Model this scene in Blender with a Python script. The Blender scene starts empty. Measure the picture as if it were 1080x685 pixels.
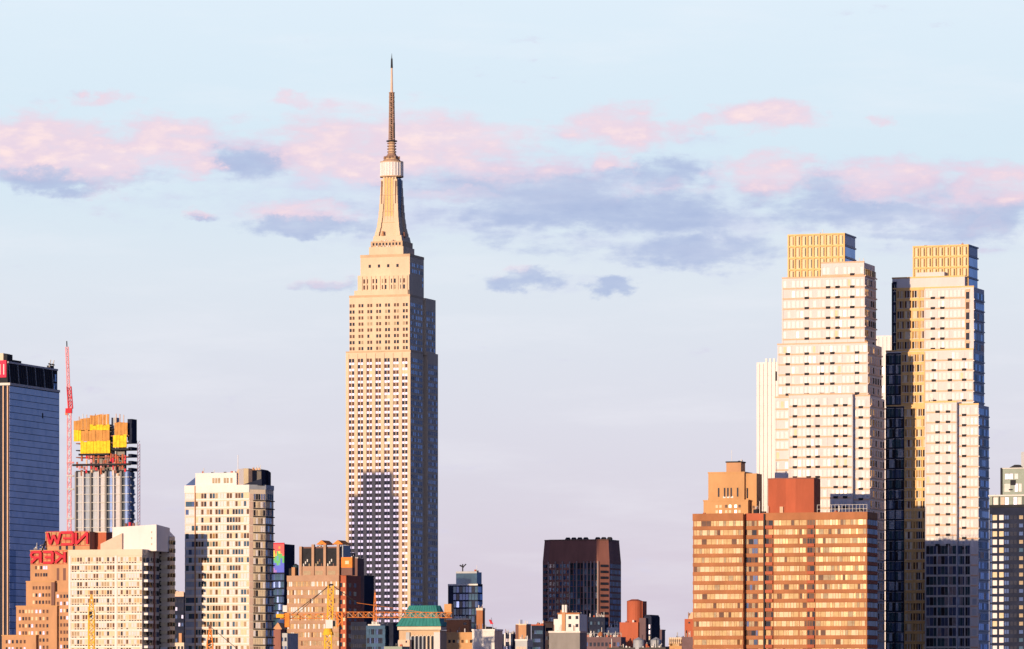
import bpy, math, random
from mathutils import Vector
R = math.radians
sc = bpy.context.scene
COL = sc.collection

# ------------------------------------------------------------------ camera
F = 5146.0            # focal length in photo pixels (photo is 1080 x 685)
HOR = 731.0           # row of the horizon in the photo
CAMZ = 50.0
cd = bpy.data.cameras.new('camera')
cam = bpy.data.objects.new('camera', cd); COL.objects.link(cam)
cam.location = (0, 0, CAMZ); cam.rotation_euler = (R(90), 0, 0)
cd.sensor_width = 36; cd.lens = 36 * F / 1080
cd.shift_y = (HOR - 342.5) / 1080
cd.clip_start = 1; cd.clip_end = 60000
sc.camera = cam

# ------------------------------------------------------------------ light
SUN_AZ = 30.0         # degrees left of straight behind the camera
SUN_EL = 4.5
S = Vector((-math.sin(R(SUN_AZ)) * math.cos(R(SUN_EL)), -math.cos(R(SUN_AZ)) * math.cos(R(SUN_EL)), math.sin(R(SUN_EL))))
sd = bpy.data.lights.new('sun', 'SUN'); sd.energy = 5.0; sd.angle = R(0.5); sd.color = (1.0, 0.72, 0.43)
so = bpy.data.objects.new('sun', sd); COL.objects.link(so)
so.rotation_euler = S.to_track_quat('Z', 'Y').to_euler()
sc.view_settings.view_transform = 'Standard'; sc.view_settings.look = 'None'
sc.view_settings.exposure = 0.15; sc.view_settings.gamma = 1.0
sc.view_settings.use_curve_mapping = False

def lin(c):
    return tuple((v / 255 / 12.92) if v / 255 <= 0.04045 else ((v / 255 + 0.055) / 1.055) ** 2.4 for v in c) + (1,)

def build_world():
    w = bpy.data.worlds.new('World'); sc.world = w; w.use_nodes = True
    nt = w.node_tree; N = nt.nodes; L = nt.links
    for n in list(N): N.remove(n)
    def link(a, b): L.new(a, b)
    def m(op, a, b=None, clamp=False):
        n = N.new('ShaderNodeMath'); n.operation = op; n.use_clamp = clamp
        for i, v in enumerate((a, b)):
            if v is None: continue
            if isinstance(v, (int, float)): n.inputs[i].default_value = v
            else: link(v, n.inputs[i])
        return n.outputs[0]
    tc = N.new('ShaderNodeTexCoord')
    sep = N.new('ShaderNodeSeparateXYZ'); link(tc.outputs['Generated'], sep.inputs[0])
    az = m('MULTIPLY', m('ARCTAN2', sep.outputs[0], sep.outputs[1]), 57.2958)
    el = m('MULTIPLY', m('ARCSINE', sep.outputs[2]), 57.2958)
    comb = N.new('ShaderNodeCombineXYZ'); link(az, comb.inputs[0]); link(el, comb.inputs[1])
    # ---- clear sky: physical sky plus a twilight gradient
    sky = N.new('ShaderNodeTexSky'); sky.sky_type = 'NISHITA'; sky.sun_disc = False
    sky.sun_elevation = R(SUN_EL); sky.sun_rotation = R(180 + SUN_AZ)
    sky.air_density = 1.0; sky.dust_density = 1.2; sky.ozone_density = 2.0
    ramp = N.new('ShaderNodeValToRGB')
    stops = [(-2, (180, 170, 190)), (0.3, (208, 197, 214)), (1.5, (215, 206, 221)), (3.2, (219, 219, 232)), (4.8, (220, 228, 239)),
             (6.2, (212, 230, 243)), (8.3, (222, 236, 248)), (12, (140, 175, 222)), (24, (34, 62, 130)), (60, (14, 30, 78))]
    cr = ramp.color_ramp
    f = lambda e: (e + 2) / 92
    cr.elements[0].position = f(stops[0][0]); cr.elements[0].color = lin(stops[0][1])
    cr.elements[1].position = f(stops[-1][0]); cr.elements[1].color = lin(stops[-1][1])
    for e, c in stops[1:-1]:
        x = cr.elements.new(f(e)); x.color = lin(c)
    link(m('DIVIDE', m('ADD', el, 2.0), 92.0), ramp.inputs[0])
    sc1 = N.new('ShaderNodeVectorMath'); sc1.operation = 'SCALE'; link(sky.outputs[0], sc1.inputs[0]); sc1.inputs['Scale'].default_value = 0.10
    sc2 = N.new('ShaderNodeVectorMath'); sc2.operation = 'SCALE'; link(ramp.outputs[0], sc2.inputs[0]); 
    # the sky is dimmest at right angles to the sun, as at any sunset
    side = m('ABSOLUTE', m('SINE', m('MULTIPLY', m('ADD', az, 8.0), 0.0174533)))
    mrs = N.new('ShaderNodeMapRange'); mrs.interpolation_type = 'SMOOTHSTEP'; link(side, mrs.inputs[0]); mrs.inputs[1].default_value = 0.24; mrs.inputs[2].default_value = 0.80
    link(m('SUBTRACT', 9.0, m('MULTIPLY', mrs.outputs[0], 5.2)), sc2.inputs['Scale'])
    tint = N.new('ShaderNodeMix'); tint.data_type = 'RGBA'; link(mrs.outputs[0], tint.inputs['Factor'])
    tint.inputs[6].default_value = (1, 1, 1, 1); tint.inputs[7].default_value = (0.22, 0.52, 1.30, 1)
    tm = N.new('ShaderNodeVectorMath'); tm.operation = 'MULTIPLY'; link(sc2.outputs[0], tm.inputs[0]); link(tint.outputs[2], tm.inputs[1])
    # afterglow low in the west, round the sun
    west = m('MULTIPLY', m('COSINE', m('MULTIPLY', m('SUBTRACT', az, SUN_AZ), 0.0174533)), -1.0, True)
    wr = N.new('ShaderNodeMapRange'); wr.interpolation_type = 'SMOOTHSTEP'; link(west, wr.inputs[0]); wr.inputs[1].default_value = 0.91; wr.inputs[2].default_value = 0.985
    wl = N.new('ShaderNodeMapRange'); wl.interpolation_type = 'SMOOTHSTEP'; link(el, wl.inputs[0]); wl.inputs[1].default_value = 32; wl.inputs[2].default_value = 2
    glow = N.new('ShaderNodeVectorMath'); glow.operation = 'SCALE'; glow.inputs[0].default_value = (0.84, 0.80, 1.12); link(m('MULTIPLY', m('MULTIPLY', wr.outputs[0], wl.outputs[0]), 17.0), glow.inputs['Scale'])
    ad0 = N.new('ShaderNodeVectorMath'); ad0.operation = 'ADD'; link(tm.outputs[0], ad0.inputs[0]); link(glow.outputs[0], ad0.inputs[1])
    add = N.new('ShaderNodeVectorMath'); add.operation = 'ADD'; link(sc1.outputs[0], add.inputs[0]); link(ad0.outputs[0], add.inputs[1])
    # ---- clouds, laid out by compass direction and elevation
    def noise(scale, detail, rough, stretch=(1, 1, 1), off=0.0):
        mp = N.new('ShaderNodeMapping'); link(comb.outputs[0], mp.inputs[0])
        mp.inputs['Scale'].default_value = stretch; mp.inputs['Location'].default_value = (off, off, off)
        n = N.new('ShaderNodeTexNoise'); n.inputs['Scale'].default_value = scale
        n.inputs['Detail'].default_value = detail; n.inputs['Roughness'].default_value = rough
        link(mp.outputs[0], n.inputs['Vector']); return n
    dn = noise(2.4, 6, 0.62, (1, 1.6, 1), 3.1)
    dsub = N.new('ShaderNodeVectorMath'); dsub.operation = 'SUBTRACT'; link(dn.outputs['Color'], dsub.inputs[0]); dsub.inputs[1].default_value = (0.5, 0.5, 0.5)
    dmul = N.new('ShaderNodeVectorMath'); dmul.operation = 'MULTIPLY'; link(dsub.outputs[0], dmul.inputs[0]); dmul.inputs[1].default_value = (0.9, 0.42, 0)
    dv = N.new('ShaderNodeVectorMath'); dv.operation = 'ADD'; link(comb.outputs[0], dv.inputs[0]); link(dmul.outputs[0], dv.inputs[1])
    fine = noise(4.2, 7, 0.56, (0.8, 1.7, 1), 7.7)
    def field(blobs, grow=1.0):
        acc = None
        for (px, row, rx, ry, wt) in blobs:
            a = N.new('ShaderNodeVectorMath'); a.operation = 'SUBTRACT'; link(dv.outputs[0], a.inputs[0])
            a.inputs[1].default_value = (math.degrees(math.atan((px - 540) / F)), math.degrees(math.atan((HOR - row) / F)), 0)
            b = N.new('ShaderNodeVectorMath'); b.operation = 'MULTIPLY'; link(a.outputs[0], b.inputs[0])
            b.inputs[1].default_value = (89.8 / (rx * grow), 89.8 / (ry * grow), 0)
            c = N.new('ShaderNodeVectorMath'); c.operation = 'LENGTH'; link(b.outputs[0], c.inputs[0])
            v = m('MULTIPLY', m('SUBTRACT', 1.5, c.outputs['Value'], True), wt)
            acc = v if acc is None else m('MAXIMUM', acc, v)
        return acc
    def soft(x, lo, hi):
        n = N.new('ShaderNodeMapRange'); n.interpolation_type = 'SMOOTHSTEP'
        link(x, n.inputs[0]); n.inputs[1].default_value = lo; n.inputs[2].default_value = hi
        return n.outputs[0]
    pink = [(40, 158, 80, 30, 1), (105, 172, 45, 26, 1), (112, 106, 30, 6, .6), (180, 150, 60, 24, .85), (205, 172, 30, 14, .8), (262, 146, 40, 20, .55),
            (306, 106, 24, 8, .7), (350, 152, 72, 34, .8), (455, 152, 100, 34, .95), (395, 178, 50, 14, .9), (545, 180, 90, 20, .7), (325, 224, 52, 13, .8),
            (652, 134, 52, 24, .85), (735, 130, 40, 9, .6), (815, 122, 48, 14, .8), (648, 172, 26, 12, .8), (812, 184, 48, 26, .9), (700, 198, 60, 12, .6),
            (950, 192, 75, 24, .75), (1040, 205, 60, 28, .85), (212, 226, 18, 6, .7), (490, 206, 60, 10, .6), (1045, 238, 30, 9, .6), (540, 286, 30, 9, .6),
            (930, 130, 10, 8, .5), (350, 298, 38, 7, .5)]
    blue = [(70, 190, 88, 14, 1), (262, 172, 40, 20, .85), (322, 238, 62, 12, 1), (560, 200, 130, 26, .9), (620, 222, 150, 24, .95), (735, 262, 95, 20, 1),
            (700, 185, 55, 22, .9), (690, 225, 90, 28, 1), (840, 205, 80, 26, .8), (900, 228, 110, 16, .85), (1045, 228, 60, 24, 1), (1000, 205, 90, 18, .75),
            (552, 295, 46, 12, .95), (645, 303, 26, 10, 1.05), (352, 301, 40, 7, .6), (520, 245, 28, 18, .55), (460, 192, 60, 18, .7), (215, 229, 18, 5, .8),
            (370, 215, 60, 12, .5), (960, 250, 60, 10, .6), (600, 262, 60, 14, .45)]
    wisp = noise(1.5, 7, 0.56, (0.55, 2.6, 1), 31.0)
    nfine = m('ADD', m('MULTIPLY', m('SUBTRACT', fine.outputs['Fac'], 0.5), 0.9), m('MULTIPLY', m('SUBTRACT', wisp.outputs['Fac'], 0.5), 1.3))
    # the same broken cloud deck continues round the rest of the sky
    deck = noise(0.16, 7, 0.6, (1, 3.2, 1), 11.0)
    away = soft(m('ABSOLUTE', az), 6.4, 9.0)
    band = m('MULTIPLY', soft(el, 3.5, 6.5), away)
    deckf = m('MULTIPLY', m('MULTIPLY', soft(deck.outputs['Fac'], 0.5, 0.62), band), 0.9)
    veil = [(560, 205, 330, 52, .8), (960, 215, 150, 46, .85), (230, 165, 130, 34, .6), (60, 172, 90, 34, .6), (720, 245, 150, 40, .75), (330, 235, 70, 18, .6), (600, 298, 90, 14, .5)]
    fv = m('ADD', field(veil), m('MULTIPLY', nfine, 1.0))
    fb = m('ADD', m('MAXIMUM', field(blue, 1.06), deckf), nfine)
    fp = m('ADD', field(pink, 1.14), nfine)
    def mix(fac, a, colr):
        n = N.new('ShaderNodeMix'); n.data_type = 'RGBA'
        link(fac, n.inputs['Factor']); link(a, n.inputs[6]); n.inputs[7].default_value = colr
        return n.outputs[2]
    k = 9.6
    def cc(*c): return [v * k for v in lin(c)[:3]] + [1]
    c0 = mix(m('MULTIPLY', soft(fv, 0.12, 1.1), 0.85), add.outputs[0], cc(200, 206, 231))
    c1 = mix(m('MULTIPLY', soft(fb, 0.22, 1.0), 0.86), c0, cc(172, 187, 219))
    c1 = mix(m('MULTIPLY', soft(fb, 0.85, 1.6), 0.6), c1, cc(154, 172, 210))
    lit = m('MULTIPLY', soft(fp, 0.2, 0.95), m('SUBTRACT', 1.0, m('MULTIPLY', soft(m('SUBTRACT', fb, fp), -0.05, 0.55), 0.9)))
    c2 = mix(m('MULTIPLY', lit, 0.84), c1, cc(231, 207, 222))
    # the sunlit crests are warmer and brighter than the bodies
    crest = m('MULTIPLY', m('MULTIPLY', lit, soft(fp, 0.6, 1.4)), soft(fine.outputs['Fac'], 0.36, 0.66))
    c3 = mix(m('MULTIPLY', crest, 0.95), c2, cc(250, 226, 224))
    # thin high streaks
    hs = noise(0.9, 8, 0.6, (0.35, 2.0, 1), 51.0)
    c3 = mix(m('MULTIPLY', soft(hs.outputs['Fac'], 0.45, 0.75), 0.22), c3, cc(240, 240, 246))
    bg = N.new('ShaderNodeBackground'); link(c3, bg.inputs[0]); bg.inputs[1].default_value = 0.1
    out = N.new('ShaderNodeOutputWorld'); link(bg.outputs[0], out.inputs[0])
    w.cycles.sampling_method = 'MANUAL'; w.cycles.sample_map_resolution = 1024
build_world()
sc.cycles.use_denoising = True
sc.cycles.max_bounces = 6

# ------------------------------------------------------------------ materials
MATS = {}
def mat(name, col, rough=0.8, metal=0.0, var=0.12, scale=0.25, ior=1.45, col2=None, streak=1.0, emit=0, bump=0.0):
    if name in MATS: return MATS[name]
    mt = bpy.data.materials.new(name); mt.use_nodes = True
    nt = mt.node_tree; N = nt.nodes; L = nt.links
    p = N['Principled BSDF']
    p.inputs['Roughness'].default_value = rough; p.inputs['Metallic'].default_value = metal; p.inputs['IOR'].default_value = ior
    tc = N.new('ShaderNodeTexCoord'); mp = N.new('ShaderNodeMapping'); L.new(tc.outputs['Object'], mp.inputs[0])
    mp.inputs['Scale'].default_value = (1, 1, streak)
    n = N.new('ShaderNodeTexNoise'); n.inputs['Scale'].default_value = scale; n.inputs['Detail'].default_value = 7; n.inputs['Roughness'].default_value = 0.65
    L.new(mp.outputs[0], n.inputs['Vector'])
    mr = N.new('ShaderNodeMapRange'); L.new(n.outputs['Fac'], mr.inputs[0]); mr.inputs[1].default_value = 0.3; mr.inputs[2].default_value = 0.7
    mx = N.new('ShaderNodeMix'); mx.data_type = 'RGBA'; L.new(mr.outputs[0], mx.inputs['Factor'])
    a = tuple(c * (1 - var) for c in col); b = col2 if col2 else tuple(min(1, c * (1 + var)) for c in col)
    mx.inputs[6].default_value = (*a, 1); mx.inputs[7].default_value = (*b, 1)
    L.new(mx.outputs[2], p.inputs['Base Color'])
    if bump:
        bp = N.new('ShaderNodeBump'); bp.inputs['Strength'].default_value = bump; bp.inputs['Distance'].default_value = 0.3
        L.new(n.outputs['Fac'], bp.inputs['Height']); L.new(bp.outputs[0], p.inputs['Normal'])
    if emit:
        L.new(mx.outputs[2], p.inputs['Emission Color']); p.inputs['Emission Strength'].default_value = emit
    MATS[name] = mt
    return mt

lime = mat('limestone', (0.62, 0.485, 0.375), var=0.10, scale=0.12, streak=0.25)
lime_d = mat('limestone_weathered', (0.50, 0.36, 0.25), var=0.15, scale=0.15, streak=0.3)
alu = mat('aluminium_spandrel', (0.62, 0.55, 0.52), rough=0.07, metal=0.85, var=0.15, scale=0.6)
brick_o = mat('orange_brick', (0.34, 0.135, 0.062), var=0.24, scale=0.12, streak=0.5)
brick_r = mat('red_brick', (0.38, 0.095, 0.05), var=0.18, scale=0.15, streak=0.3)
brick_t = mat('tan_brick', (0.46, 0.25, 0.14), var=0.14, scale=0.2, streak=0.4)
brick_y = mat('yellow_brick', (0.48, 0.27, 0.13), var=0.14, scale=0.2, streak=0.4)
brown = mat('brown_stone', (0.17, 0.085, 0.075), var=0.2, scale=0.12, streak=0.2)
maroon = mat('maroon_stone', (0.24, 0.10, 0.085), var=0.2, scale=0.12, streak=0.2)
cream = mat('cream_concrete', (0.62, 0.53, 0.45), var=0.07, scale=0.2, streak=0.4)
white = mat('white_panel', (0.53, 0.515, 0.57), rough=0.6, var=0.06, scale=0.25, streak=0.3)
whitep = mat('white_paint', (0.68, 0.66, 0.70), var=0.06, scale=0.3, streak=0.4)
pinkp = mat('pink_plaster', (0.62, 0.45, 0.38), var=0.10, scale=0.3)
peach = mat('peach_panel', (0.60, 0.40, 0.29), var=0.10, scale=0.3)
gold = mat('golden_metal', (0.60, 0.38, 0.16), rough=0.6, metal=0.1, var=0.12, scale=0.5)
gl_a = mat('silver_glass', (0.50, 0.50, 0.57), rough=0.4, var=0.1, scale=0.3)
gl_b = mat('clear_pale_glass', (0.30, 0.35, 0.46), rough=0.3, var=0.15, scale=0.3)
goldp = mat('golden_panel', (0.62, 0.52, 0.36), rough=0.6, metal=0.0, var=0.08, scale=0.4)
grey = mat('grey_concrete', (0.22, 0.21, 0.22), var=0.2, scale=0.2, streak=0.4)
lgrey = mat('light_grey_metal', (0.42, 0.42, 0.45), rough=0.55, metal=0.2, var=0.15, scale=0.4)
dark = mat('dark_metal', (0.018, 0.02, 0.03), rough=0.9, var=0.3, scale=0.5)
navyw = mat('navy_cladding', (0.020, 0.026, 0.055), rough=0.9, ior=1.2, var=0.3, scale=0.2)
roofm = mat('roof_felt', (0.06, 0.055, 0.06), var=0.3, scale=0.3)
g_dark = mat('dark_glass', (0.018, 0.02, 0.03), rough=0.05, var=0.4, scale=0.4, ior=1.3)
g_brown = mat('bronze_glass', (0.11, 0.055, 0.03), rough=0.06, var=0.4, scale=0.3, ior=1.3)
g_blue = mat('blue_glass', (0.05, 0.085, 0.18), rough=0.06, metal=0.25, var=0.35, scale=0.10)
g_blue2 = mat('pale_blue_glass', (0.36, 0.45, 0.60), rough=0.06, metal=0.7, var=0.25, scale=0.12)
g_teal = mat('teal_glass', (0.03, 0.075, 0.11), rough=0.06, metal=0.2, var=0.4, scale=0.15)
g_refl = mat('mirror_glass', (0.62, 0.56, 0.52), rough=0.07, metal=0.85, var=0.3, scale=0.4)
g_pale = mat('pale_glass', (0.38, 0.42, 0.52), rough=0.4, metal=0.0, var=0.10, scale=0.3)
g_gold = mat('amber_glass', (0.34, 0.22, 0.10), rough=0.08, metal=0.15, var=0.3, scale=0.4)
blind = mat('cream_blind', (0.62, 0.52, 0.37), var=0.12, scale=0.8)
blind2 = mat('tan_blind', (0.50, 0.36, 0.20), var=0.2, scale=0.8)
blind3 = mat('grey_curtain', (0.35, 0.28, 0.20), var=0.25, scale=0.8)
rose = mat('rose_stone', (0.40, 0.25, 0.18), var=0.15, scale=0.2)
antm = mat('weathered_steel', (0.30, 0.19, 0.15), var=0.25, scale=0.6)
frib = mat('grey_brown_stone', (0.30, 0.21, 0.21), var=0.2, scale=0.12, streak=0.2)
copper = mat('copper_patina', (0.035, 0.23, 0.23), rough=0.6, var=0.18, scale=0.4, streak=0.2)
yel = mat('yellow_formwork', (0.78, 0.50, 0.02), var=0.30, scale=0.6)
yel2 = mat('yellow_paint', (0.75, 0.42, 0.03), var=0.15, scale=0.6)
orange = mat('orange_paint', (0.72, 0.22, 0.04), var=0.2, scale=0.6)
ply = mat('plywood', (0.50, 0.24, 0.07), var=0.25, scale=0.6, streak=0.5)
redp = mat('red_paint', (0.55, 0.025, 0.05), var=0.2, scale=0.6)
pinkr = mat('faded_red_paint', (0.72, 0.28, 0.34), var=0.2, scale=0.6)
signp = mat('pink_sign', (0.75, 0.03, 0.09), var=0.2, scale=0.4)
purp = mat('purple_brick', (0.13, 0.08, 0.10), var=0.25, scale=0.2)
bluep = mat('blue_grey_panel', (0.30, 0.33, 0.40), rough=0.5, var=0.15, scale=0.3)
greenp = mat('green_panel', (0.17, 0.23, 0.22), rough=0.5, var=0.2, scale=0.3)

# ------------------------------------------------------------------ mesh tools
class MB:
    def __init__(s): s.v = []; s.f = []; s.mi = []; s.m = []
    def slot(s, m):
        if m not in s.m: s.m.append(m)
        return s.m.index(m)
    def face(s, ids, m): s.f.append(ids); s.mi.append(s.slot(m))
    def box(s, x0, x1, y0, y1, z0, z1, m):
        if x0 > x1: x0, x1 = x1, x0
        if y0 > y1: y0, y1 = y1, y0
        if z0 > z1: z0, z1 = z1, z0
        return s.prism([(x0, y0), (x1, y0), (x1, y1), (x0, y1)], z0, z1, m)
    def prism(s, pts, z0, z1, m, top=None, ztops=None):
        n = len(pts); b = len(s.v); top = top or pts
        s.v += [(p[0], p[1], z0) for p in pts]
        s.v += [(p[0], p[1], (ztops[i] if ztops else z1)) for i, p in enumerate(top)]
        s.face(list(range(b, b + n))[::-1], m); s.face(list(range(b + n, b + 2 * n)), m)
        for i in range(n):
            j = (i + 1) % n
            s.face([b + i, b + j, b + n + j, b + n + i], m)
        return s
    def cyl(s, cx, cy, r, z0, z1, m, n=16, r2=None):
        r2 = r if r2 is None else r2
        p = [(cx + r * math.cos(2 * math.pi * i / n), cy + r * math.sin(2 * math.pi * i / n)) for i in range(n)]
        t = [(cx + r2 * math.cos(2 * math.pi * i / n), cy + r2 * math.sin(2 * math.pi * i / n)) for i in range(n)]
        return s.prism(p, z0, z1, m, t)
    def bar(s, p, q, t, m):
        p = Vector(p); q = Vector(q); d = (q - p)
        if d.length < 1e-6: return s
        d.normalize()
        up = Vector((0, 0, 1)) if abs(d.z) < 0.9 else Vector((0, 1, 0))
        a = d.cross(up).normalized() * t / 2; c = d.cross(a).normalized() * t / 2
        b = len(s.v)
        for o in (p, q):
            for k in (a + c, a - c, -a - c, -a + c): s.v.append(tuple(o + k))
        for i in range(4):
            j = (i + 1) % 4
            s.face([b + i, b + 4 + i, b + 4 + j, b + j], m)
        s.face([b, b + 1, b + 2, b + 3], m); s.face([b + 7, b + 6, b + 5, b + 4], m)
        return s
    def build(s, name, parent=None, loc=(0, 0, 0)):
        me = bpy.data.meshes.new(name); me.from_pydata(s.v, [], s.f)
        for m in s.m: me.materials.append(m)
        me.polygons.foreach_set('material_index', s.mi); me.update()
        o = bpy.data.objects.new(name, me); COL.objects.link(o); o.location = loc
        if parent: o.parent = parent
        return o

def tag(o, label, cat, group=None, kind=None):
    if label: o['label'] = label
    if cat: o['category'] = cat
    if group: o['group'] = group
    if kind: o['kind'] = kind
    return o

WCACHE = {}
A0 = 18.0
class Bld:
    """A thing whose local frame has its origin at the front right corner: x runs right along the front, y runs back, z up."""
    def __init__(s, name, label, cat, xl, xc, xr, D, a=A0, seed=1, group=None):
        s.a = R(a); s.sa = math.sin(s.a); s.ca = math.cos(s.a); s.D = D
        s.Cx = (xc - 540) / F * D
        s.root = bpy.data.objects.new(name, None); COL.objects.link(s.root)
        s.root.location = (s.Cx, D, 0); s.root.rotation_euler = (0, 0, -s.a)
        tag(s.root, label, cat, group)
        s.w = -s.fx(xl); s.d = s.sy(xr)
        s.rng = random.Random(seed); s.wins = []; s.winname = 'window'
    def fx(s, px, y=0.0):
        L = (px - 540) / F
        return (L * (s.D + y * s.ca) - s.Cx - y * s.sa) / (s.ca + L * s.sa)
    def sy(s, px, x=0.0):
        L = (px - 540) / F
        return (L * (s.D - x * s.sa) - s.Cx - x * s.ca) / (s.sa - L * s.ca)
    def z(s, row, x=0.0, y=0.0):
        return CAMZ + (HOR - row) / F * (s.D - x * s.sa + y * s.ca)
    def part(s, name, mb, parent=None): return mb.build(name, parent or s.root)
    def box(s, name, x0, x1, y0, y1, z0, z1, m, parent=None):
        return s.part(name, MB().box(x0, x1, y0, y1, z0, z1, m), parent)
    def win(s, face, a, z, ww, wh, plane, m, t=0.07):
        s.wins.append((face, a, z, ww, wh, plane, m, t))
    def grid(s, face, a0, a1, z0, z1, cols, pitch, ww, wh, plane, mats, wts, skip=0.0, off=0.5, t=0.07):
        """rows of windows, counted down from z1"""
        if isinstance(cols, int):
            st = (a1 - a0) / cols; cs = [a0 + st * (i + .5) for i in range(cols)]
        else: cs = cols
        z = z1 - pitch * off
        while z - wh / 2 > z0:
            for c in cs:
                if s.rng.random() < skip: continue
                s.win(face, c, z, ww, wh, plane, s.rng.choices(mats, wts)[0], t)
            z -= pitch
    def clutter(s, x0, x1, y0, y1, z, n, big=2.0, mats=None):
        mats = mats or [lgrey, grey, dark, brick_r, whitep]
        for i in range(n):
            w = s.rng.uniform(.4, 1) * big; d = s.rng.uniform(.4, 1) * big; h = s.rng.uniform(.3, 1) * big
            x = s.rng.uniform(x0 + w, x1 - w) if x1 - x0 > 2 * w else (x0 + x1) / 2
            y = s.rng.uniform(y0 + .3, max(y0 + .4, y1 - d)); mt = s.rng.choice(mats)
            mb = MB().box(x - w / 2, x + w / 2, y, y + d, z, z + h, mt)
            if s.rng.random() < .4: mb.cyl(x, y + d / 2, w * .2, z + h, z + h * 1.5, lgrey, 8)
            s.part('roof_unit', mb)
            if s.rng.random() < .35:
                s.part('antenna', MB().bar((x + w, y, z), (x + w, y, z + h * 2.6), .16, lgrey))
    def done(s, nmax=100):
        ws = s.wins
        # those facing the street first, then the larger
        lowz = CAMZ + (HOR - 700) / F * s.D
        key = lambda w: (w[2] < lowz, w[0] in 'LB', -w[3] * w[4])
        ws = sorted(ws, key=key)
        def geo(mb, face, a, z, ww, wh, plane, m, t):
            h = wh / 2; k = ww / 2
            if face == 'F': mb.box(a - k, a + k, plane - t, plane + .02, z - h, z + h, m)
            elif face == 'B': mb.box(a - k, a + k, plane - .02, plane + t, z - h, z + h, m)
            elif face == 'R': mb.box(plane - .02, plane + t, a - k, a + k, z - h, z + h, m)
            elif face == 'L': mb.box(plane - t, plane + .02, a - k, a + k, z - h, z + h, m)
        for (face, a, z, ww, wh, plane, m, t) in ws[:nmax]:
            key = (face, round(ww, 2), round(wh, 2), m.name, t)
            if key not in WCACHE:
                mb = MB(); geo(mb, face, 0, 0, ww, wh, 0, m, t)
                o = mb.build(s.winname, s.root); WCACHE[key] = o.data
            else:
                o = bpy.data.objects.new(s.winname, WCACHE[key]); COL.objects.link(o); o.parent = s.root
            o.location = (a, plane, z) if face in 'FB' else (plane, a, z)
        if ws[nmax:]:
            mb = MB()
            for w in ws[nmax:]: geo(mb, *w)
            o = mb.build(s.winname, s.root)
            o['kind'] = 'stuff'
        s.wins = []
        return s

# ------------------------------------------------------------------ setting
gm = mat('city_ground', (0.05, 0.05, 0.052), var=0.4, scale=0.01)
g = MB(); g.face([0, 1, 2, 3], gm); g.v = [(-30000, 900, 0), (30000, 900, 0), (30000, 45000, 0), (-30000, 45000, 0)]
tag(g.build('ground'), None, None, kind='structure')
wm = mat('river_water', (0.02, 0.035, 0.045), rough=0.15, var=0.3, scale=0.02, bump=0.3)
g = MB(); g.face([0, 1, 2, 3], wm); g.v = [(-30000, -3000, -1.5), (30000, -3000, -1.5), (30000, 900, -1.5), (-30000, 900, -1.5)]
tag(g.build('water'), None, None, kind='structure')

def parapet(b, x0, x1, y0, y1, z, m, h=1.1, t=0.4, proud=0.15):
    mb = MB()
    mb.box(x0 - proud, x1 + proud, y0 - proud, y0 + t, z, z + h, m)
    mb.box(x0 - proud, x1 + proud, y1 - t, y1 + proud, z, z + h, m)
    mb.box(x0 - proud, x0 + t, y0 + t, y1 - t, z, z + h, m)
    mb.box(x1 - t, x1 + proud, y0 + t, y1 - t, z, z + h, m)
    return b.part('parapet', mb)

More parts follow.
